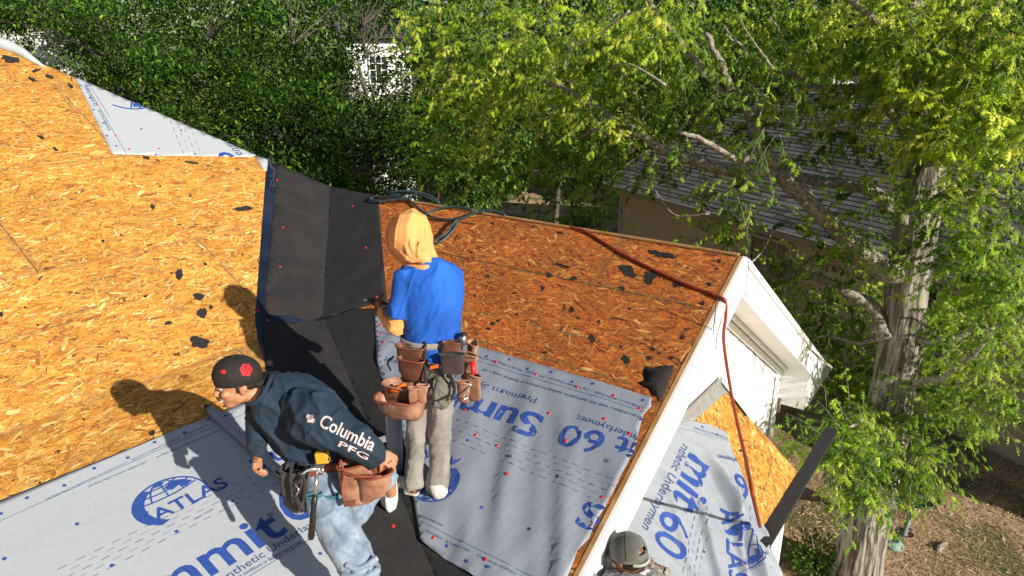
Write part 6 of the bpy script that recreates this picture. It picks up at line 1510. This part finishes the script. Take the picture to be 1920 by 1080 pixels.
B = Blob(); B.rings(hip1); B.rings(lgN); B.tube([hip1[1][0] + V(.02, .08, 0), kF, aF], [.10, .08, .062]); B.build('jeans', MT['jeans'], W1, .0065, 6, W_(31, .009, V(.9, 0, .1), 7, 6, .15))
B = Blob(); B.tube(catmull([P(648, 1058, 3.30), P(675, 1066, 3.29), P(708, 1045, 3.32)], 5), .016); B.tube(catmull([P(640, 1078, 3.30), P(680, 1084, 3.28), P(712, 1066, 3.32)], 5), .018); B.build('jeans_fold', MT['jeans'], W1, .006, 5)
sole_up = unit(V(-.55, .3, .55))
shoe('shoe', aF + V(.015, 0, .02) - UP * .0, tF + UP * .03, sole_up, W1, MT['whiteshoe'], MT['sole'], stripes=False)
shoe('shoe', fN + V(.06, .05, .015), fN + V(-.2, -.05, .0), n2, W1, MT['whiteshoe'], MT['whiteshoe'], stripes=False)
# sleeve lettering
decal_text('Columbia', (597, 798), (697, 846), sleeve1, MT['print'], W1, .012, 1.2)
decal_text('PFG', (634, 836), (688, 862), sleeve1, MT['print'], W1, .014, .42)
for k, (dx, dy) in enumerate(((0, 0), (7, 1), (1, 7), (8, 8))): decal_text('#', (574 + dx, 783 + dy), (581 + dx, 785 + dy), sleeve1, MT['print'], W1, .02, 1, name='emblem')
# belt, pouches and tools
BL1 = empty('tool_belt', hip1[0][0], None); BL1.parent = W1; BL1.location = Vector(hip1[0][0]) - W1.location
c0_, w0_, d0_ = ringseq([(546, 872, 664, 852, 3.53, .13), (552, 890, 662, 870, 3.53, .13)])[0]
band('belt', c0_, w0_, d0_, .05, MT['leatherr'], BL1, .005)
Zp = unit(V(.10, -.05, 1))
pk('pouch', P(664, 862, 3.36), V(1, .1, .2), unit(V(-.08, 0, 1)), unit(V(.15, -1, 0)), .14, .16, .235, .05, .07, MT['leather'], BL1, rim=MT['leatherr'])
pk('pouch', P(703, 880, 3.36), V(1, .15, .15), unit(V(.12, 0, 1)), unit(V(.3, -1, 0)), .12, .155, .15, .05, .085, MT['leather'], BL1, rim=MT['leatherr'])
pk('pouch', P(693, 862, 3.40), V(1, .1, .2), unit(V(.05, 0, 1)), unit(V(.15, -1, 0)), .16, .20, .16, .05, .075, MT['leatherr'], BL1, rim=MT['leatherr'])
tube('pouch_trim', catmull([P(638, 862, 3.31), P(645, 890, 3.30), P(642, 920, 3.30), P(648, 948, 3.32)], 5), .007, MT['leatherr'], BL1, 8); tube('pouch_trim', catmull([P(640, 885, 3.29), P(672, 893, 3.27), P(715, 893, 3.27)], 5), .007, MT['leatherr'], BL1, 8)
boxo('maker_patch', P(645, 940, 3.305), V(.055, 0, .012), V(-.003, 0, -.03), V(0, -.004, 0), MT['leatherd'], BL1)
pk('pouch', P(562, 872, 3.38), V(1, -.1, -.1), unit(V(.05, 0, 1)), unit(V(-.3, -1, 0)), .10, .13, .24, .06, .08, cloth('dark_nylon', (.03, .03, .034)), BL1, rim=MT['strap'])
pk('pouch', P(549, 885, 3.42), V(1, -.6, 0), unit(V(-.05, 0, 1)), unit(V(-.8, -.6, 0)), .09, .11, .20, .05, .06, MT['strap'], BL1, rim=MT['beltg'])
pk('pocket', P(590, 925, 3.37), V(1, 0, .1), unit(V(.05, 0, 1)), unit(V(0, -1, 0)), .07, .08, .08, .02, .03, MT['tealp'], BL1); pk('pocket', P(620, 925, 3.38), V(1, 0, .1), unit(V(.05, 0, 1)), unit(V(0, -1, 0)), .09, .10, .085, .02, .03, MT['tealp'], BL1)
for pts in ([(548, 868, 3.30), (545, 900, 3.29), (556, 935, 3.30), (566, 960, 3.31)], [(560, 885, 3.29), (572, 905, 3.28), (570, 940, 3.29)], [(575, 868, 3.30), (566, 895, 3.28), (552, 912, 3.29)]): tube('strap', catmull([P(*p) for p in pts], 6), .008, MT['strap'], BL1, 8)
tube('clip', catmull([P(553, 908, 3.27), P(560, 918, 3.265), P(556, 928, 3.27)], 5), .004, MT['steel'], BL1, 6)
tm = toolthing('tape_measure', 'yellow and black tape measure clipped to the bending worker belt', 'tape measure', P(604, 865, 3.30)); boxo('case', P(592, 872, 3.33), V(.062, 0, .006), V(0, .04, 0), V(-.004, 0, .058), MT['yellow'], tm, .008); boxo('band', P(592, 866, 3.328), V(.062, -.0015, .006), V(0, .01, 0), V(-.001, 0, .014), MT['blackp'], tm)
hm_ = toolthing('hammer', 'steel claw hammer hanging head up from the bending worker belt', 'hammer', P(590, 885, 3.26))
tube('shaft', [P(594, 885, 3.26), P(591, 930, 3.25)], .0085, MT['steel'], hm_, 10); tube('grip', catmull([P(591, 928, 3.25), P(588, 950, 3.25), P(586, 980, 3.26), P(583, 1010, 3.28)], 5), [.010, .012, .014, .015, .015, .014, .013, .014, .015, .015, .015, .015, .015, .016, .016, .013], MT['blackp'], hm_, 12)
tube('head', catmull([P(565, 890, 3.22), P(576, 882, 3.235), P(590, 879, 3.25), P(600, 880, 3.265), P(606, 881, 3.27)], 5), [.003, .004, .005, .006, .007, .008, .009, .010, .011, .012, .012, .011, .010, .010, .012, .014, .016, .017, .017, .017, .016], MT['steel'], hm_, 12)
mp_ = toolthing('metal_plate', 'small dull metal plate held by the bending worker near hand', 'metal plate', P(713, 830, 3.36)); boxo('plate', P(700, 836, 3.37), V(.062, 0, .022), V(.0, .002, 0), V(-.004, 0, .033), MT['metal'], mp_)
# ---------------------------------------------------------------- person in grey cap (lower right)
Pw = lambda x, y, dd: P(x, y, dd + .25)
hc3 = Pw(1178, 1042, 3.62); base3 = FS.to(*FS.uv(1190, 1120), 0)
W3 = empty('person', base3, 'person in grey cap and light grey shirt seen from behind at the bottom edge', 'person')
B = Blob(); fw3 = unit(V(-.62, .72, -.2)); q3, f3, r3, u3 = head(B, hc3, fw3, V(-.06, .05, 1), 1.0)
t3 = ringseq([(1150, 1068, 1212, 1066, 3.90, .08), (1130, 1078, 1232, 1072, 3.90, .12), (1112, 1098, 1258, 1090, 3.88, .14), (1108, 1140, 1262, 1135, 3.88, .15), (1115, 1190, 1255, 1190, 3.88, .15), (1120, 1240, 1250, 1240, 3.90, .15)])
B.tube([Pw(1184, 1078, 3.66), hc3 - UP * .04], [.068, .062]); B.rings(scale_rings(t3, .74))
B.tube([Pw(1125, 1105, 3.62), Pw(1083, 1150, 3.52), Pw(1050, 1100, 3.75)], [.04, .04, .033]); B.tube([Pw(1252, 1100, 3.66), Pw(1285, 1170, 3.6), Pw(1260, 1210, 3.4)], [.05, .045, .035])
kn = base3 + V(-.1, .2, .0); B.tube([t3[-1][0], kn + V(0, 0, .1), kn + V(.1, -.35, .05)], [.10, .07, .05]); B.tube([t3[-1][0] + V(.1, 0, 0), kn + V(.25, 0, .1), kn + V(.3, -.35, .05)], [.10, .07, .05])
hand(B, Pw(1050, 1100, 3.75), V(-.1, .3, .1), V(0, 0, -1), .18, .6, 1); hand(B, Pw(1260, 1210, 3.4), V(-.3, .1, -.1), V(0, 0, -1), .18, .6, -1)
B.build('body', MT['skin2'], W3, .0055, 2)
B = Blob(); B.rings(t3); B.tube([Pw(1125, 1095, 3.62), Pw(1085, 1148, 3.52), Pw(1065, 1125, 3.62)], [.075, .065, .05]); B.tube([Pw(1245, 1095, 3.66), Pw(1285, 1168, 3.6), Pw(1268, 1200, 3.48)], [.075, .065, .05]); B.build('shirt', MT['greyshirt'], W3, .007, 5, W_(41, .012, V(.8, .2, .4), 14, 6))
B = Blob(); B.rings([(t3[-1][0] + UP * .05, V(.17, 0, 0), V(0, .14, 0)), (t3[-1][0] - UP * .12, V(.17, 0, 0), V(0, .15, 0))]); B.tube([t3[-1][0], kn + V(0, 0, .1), kn + V(.1, -.35, .05)], [.12, .09, .06]); B.tube([t3[-1][0] + V(.1, 0, 0), kn + V(.25, 0, .1), kn + V(.3, -.35, .05)], [.12, .09, .06]); B.build('trousers', MT['greypants'], W3, .009, 5, W_(4, .01, V(0, 0, 1), 11, 5))
tube('collar', catmull([Pw(1152, 1078, 3.62), Pw(1172, 1083, 3.56), Pw(1195, 1080, 3.56), Pw(1215, 1071, 3.62)], 6), .014, MT['collar'], W3, 8)
B = Blob(); B.ell(q3(-.030, 0, -.010), (f3 * .074, r3 * .0775, u3 * .052)); B.build('hair', MT['hair'], W3, .005, 2)
c3 = cap_mesh('cap', lambda a, b_, c: q3(a * 1.02, b_ * 1.02, c * 1.12 - .004), MT['capg'], W3, opening=True, tilt=-.05)
tube('strap', catmull([q3(-.085, -.062, .004), q3(-.112, -.034, .000), q3(-.122, 0, .0), q3(-.112, .034, .000), q3(-.085, .062, .004)], 5), .009, material('pale_strap', (.34, .35, .29), .8), c3, 8)
tube('paper_strip', [Pw(1130, 1015, 3.7), Pw(1150, 1022, 3.72), Pw(1152, 1060, 3.72)], .02, MT['collar'], W3, 6) if False else None
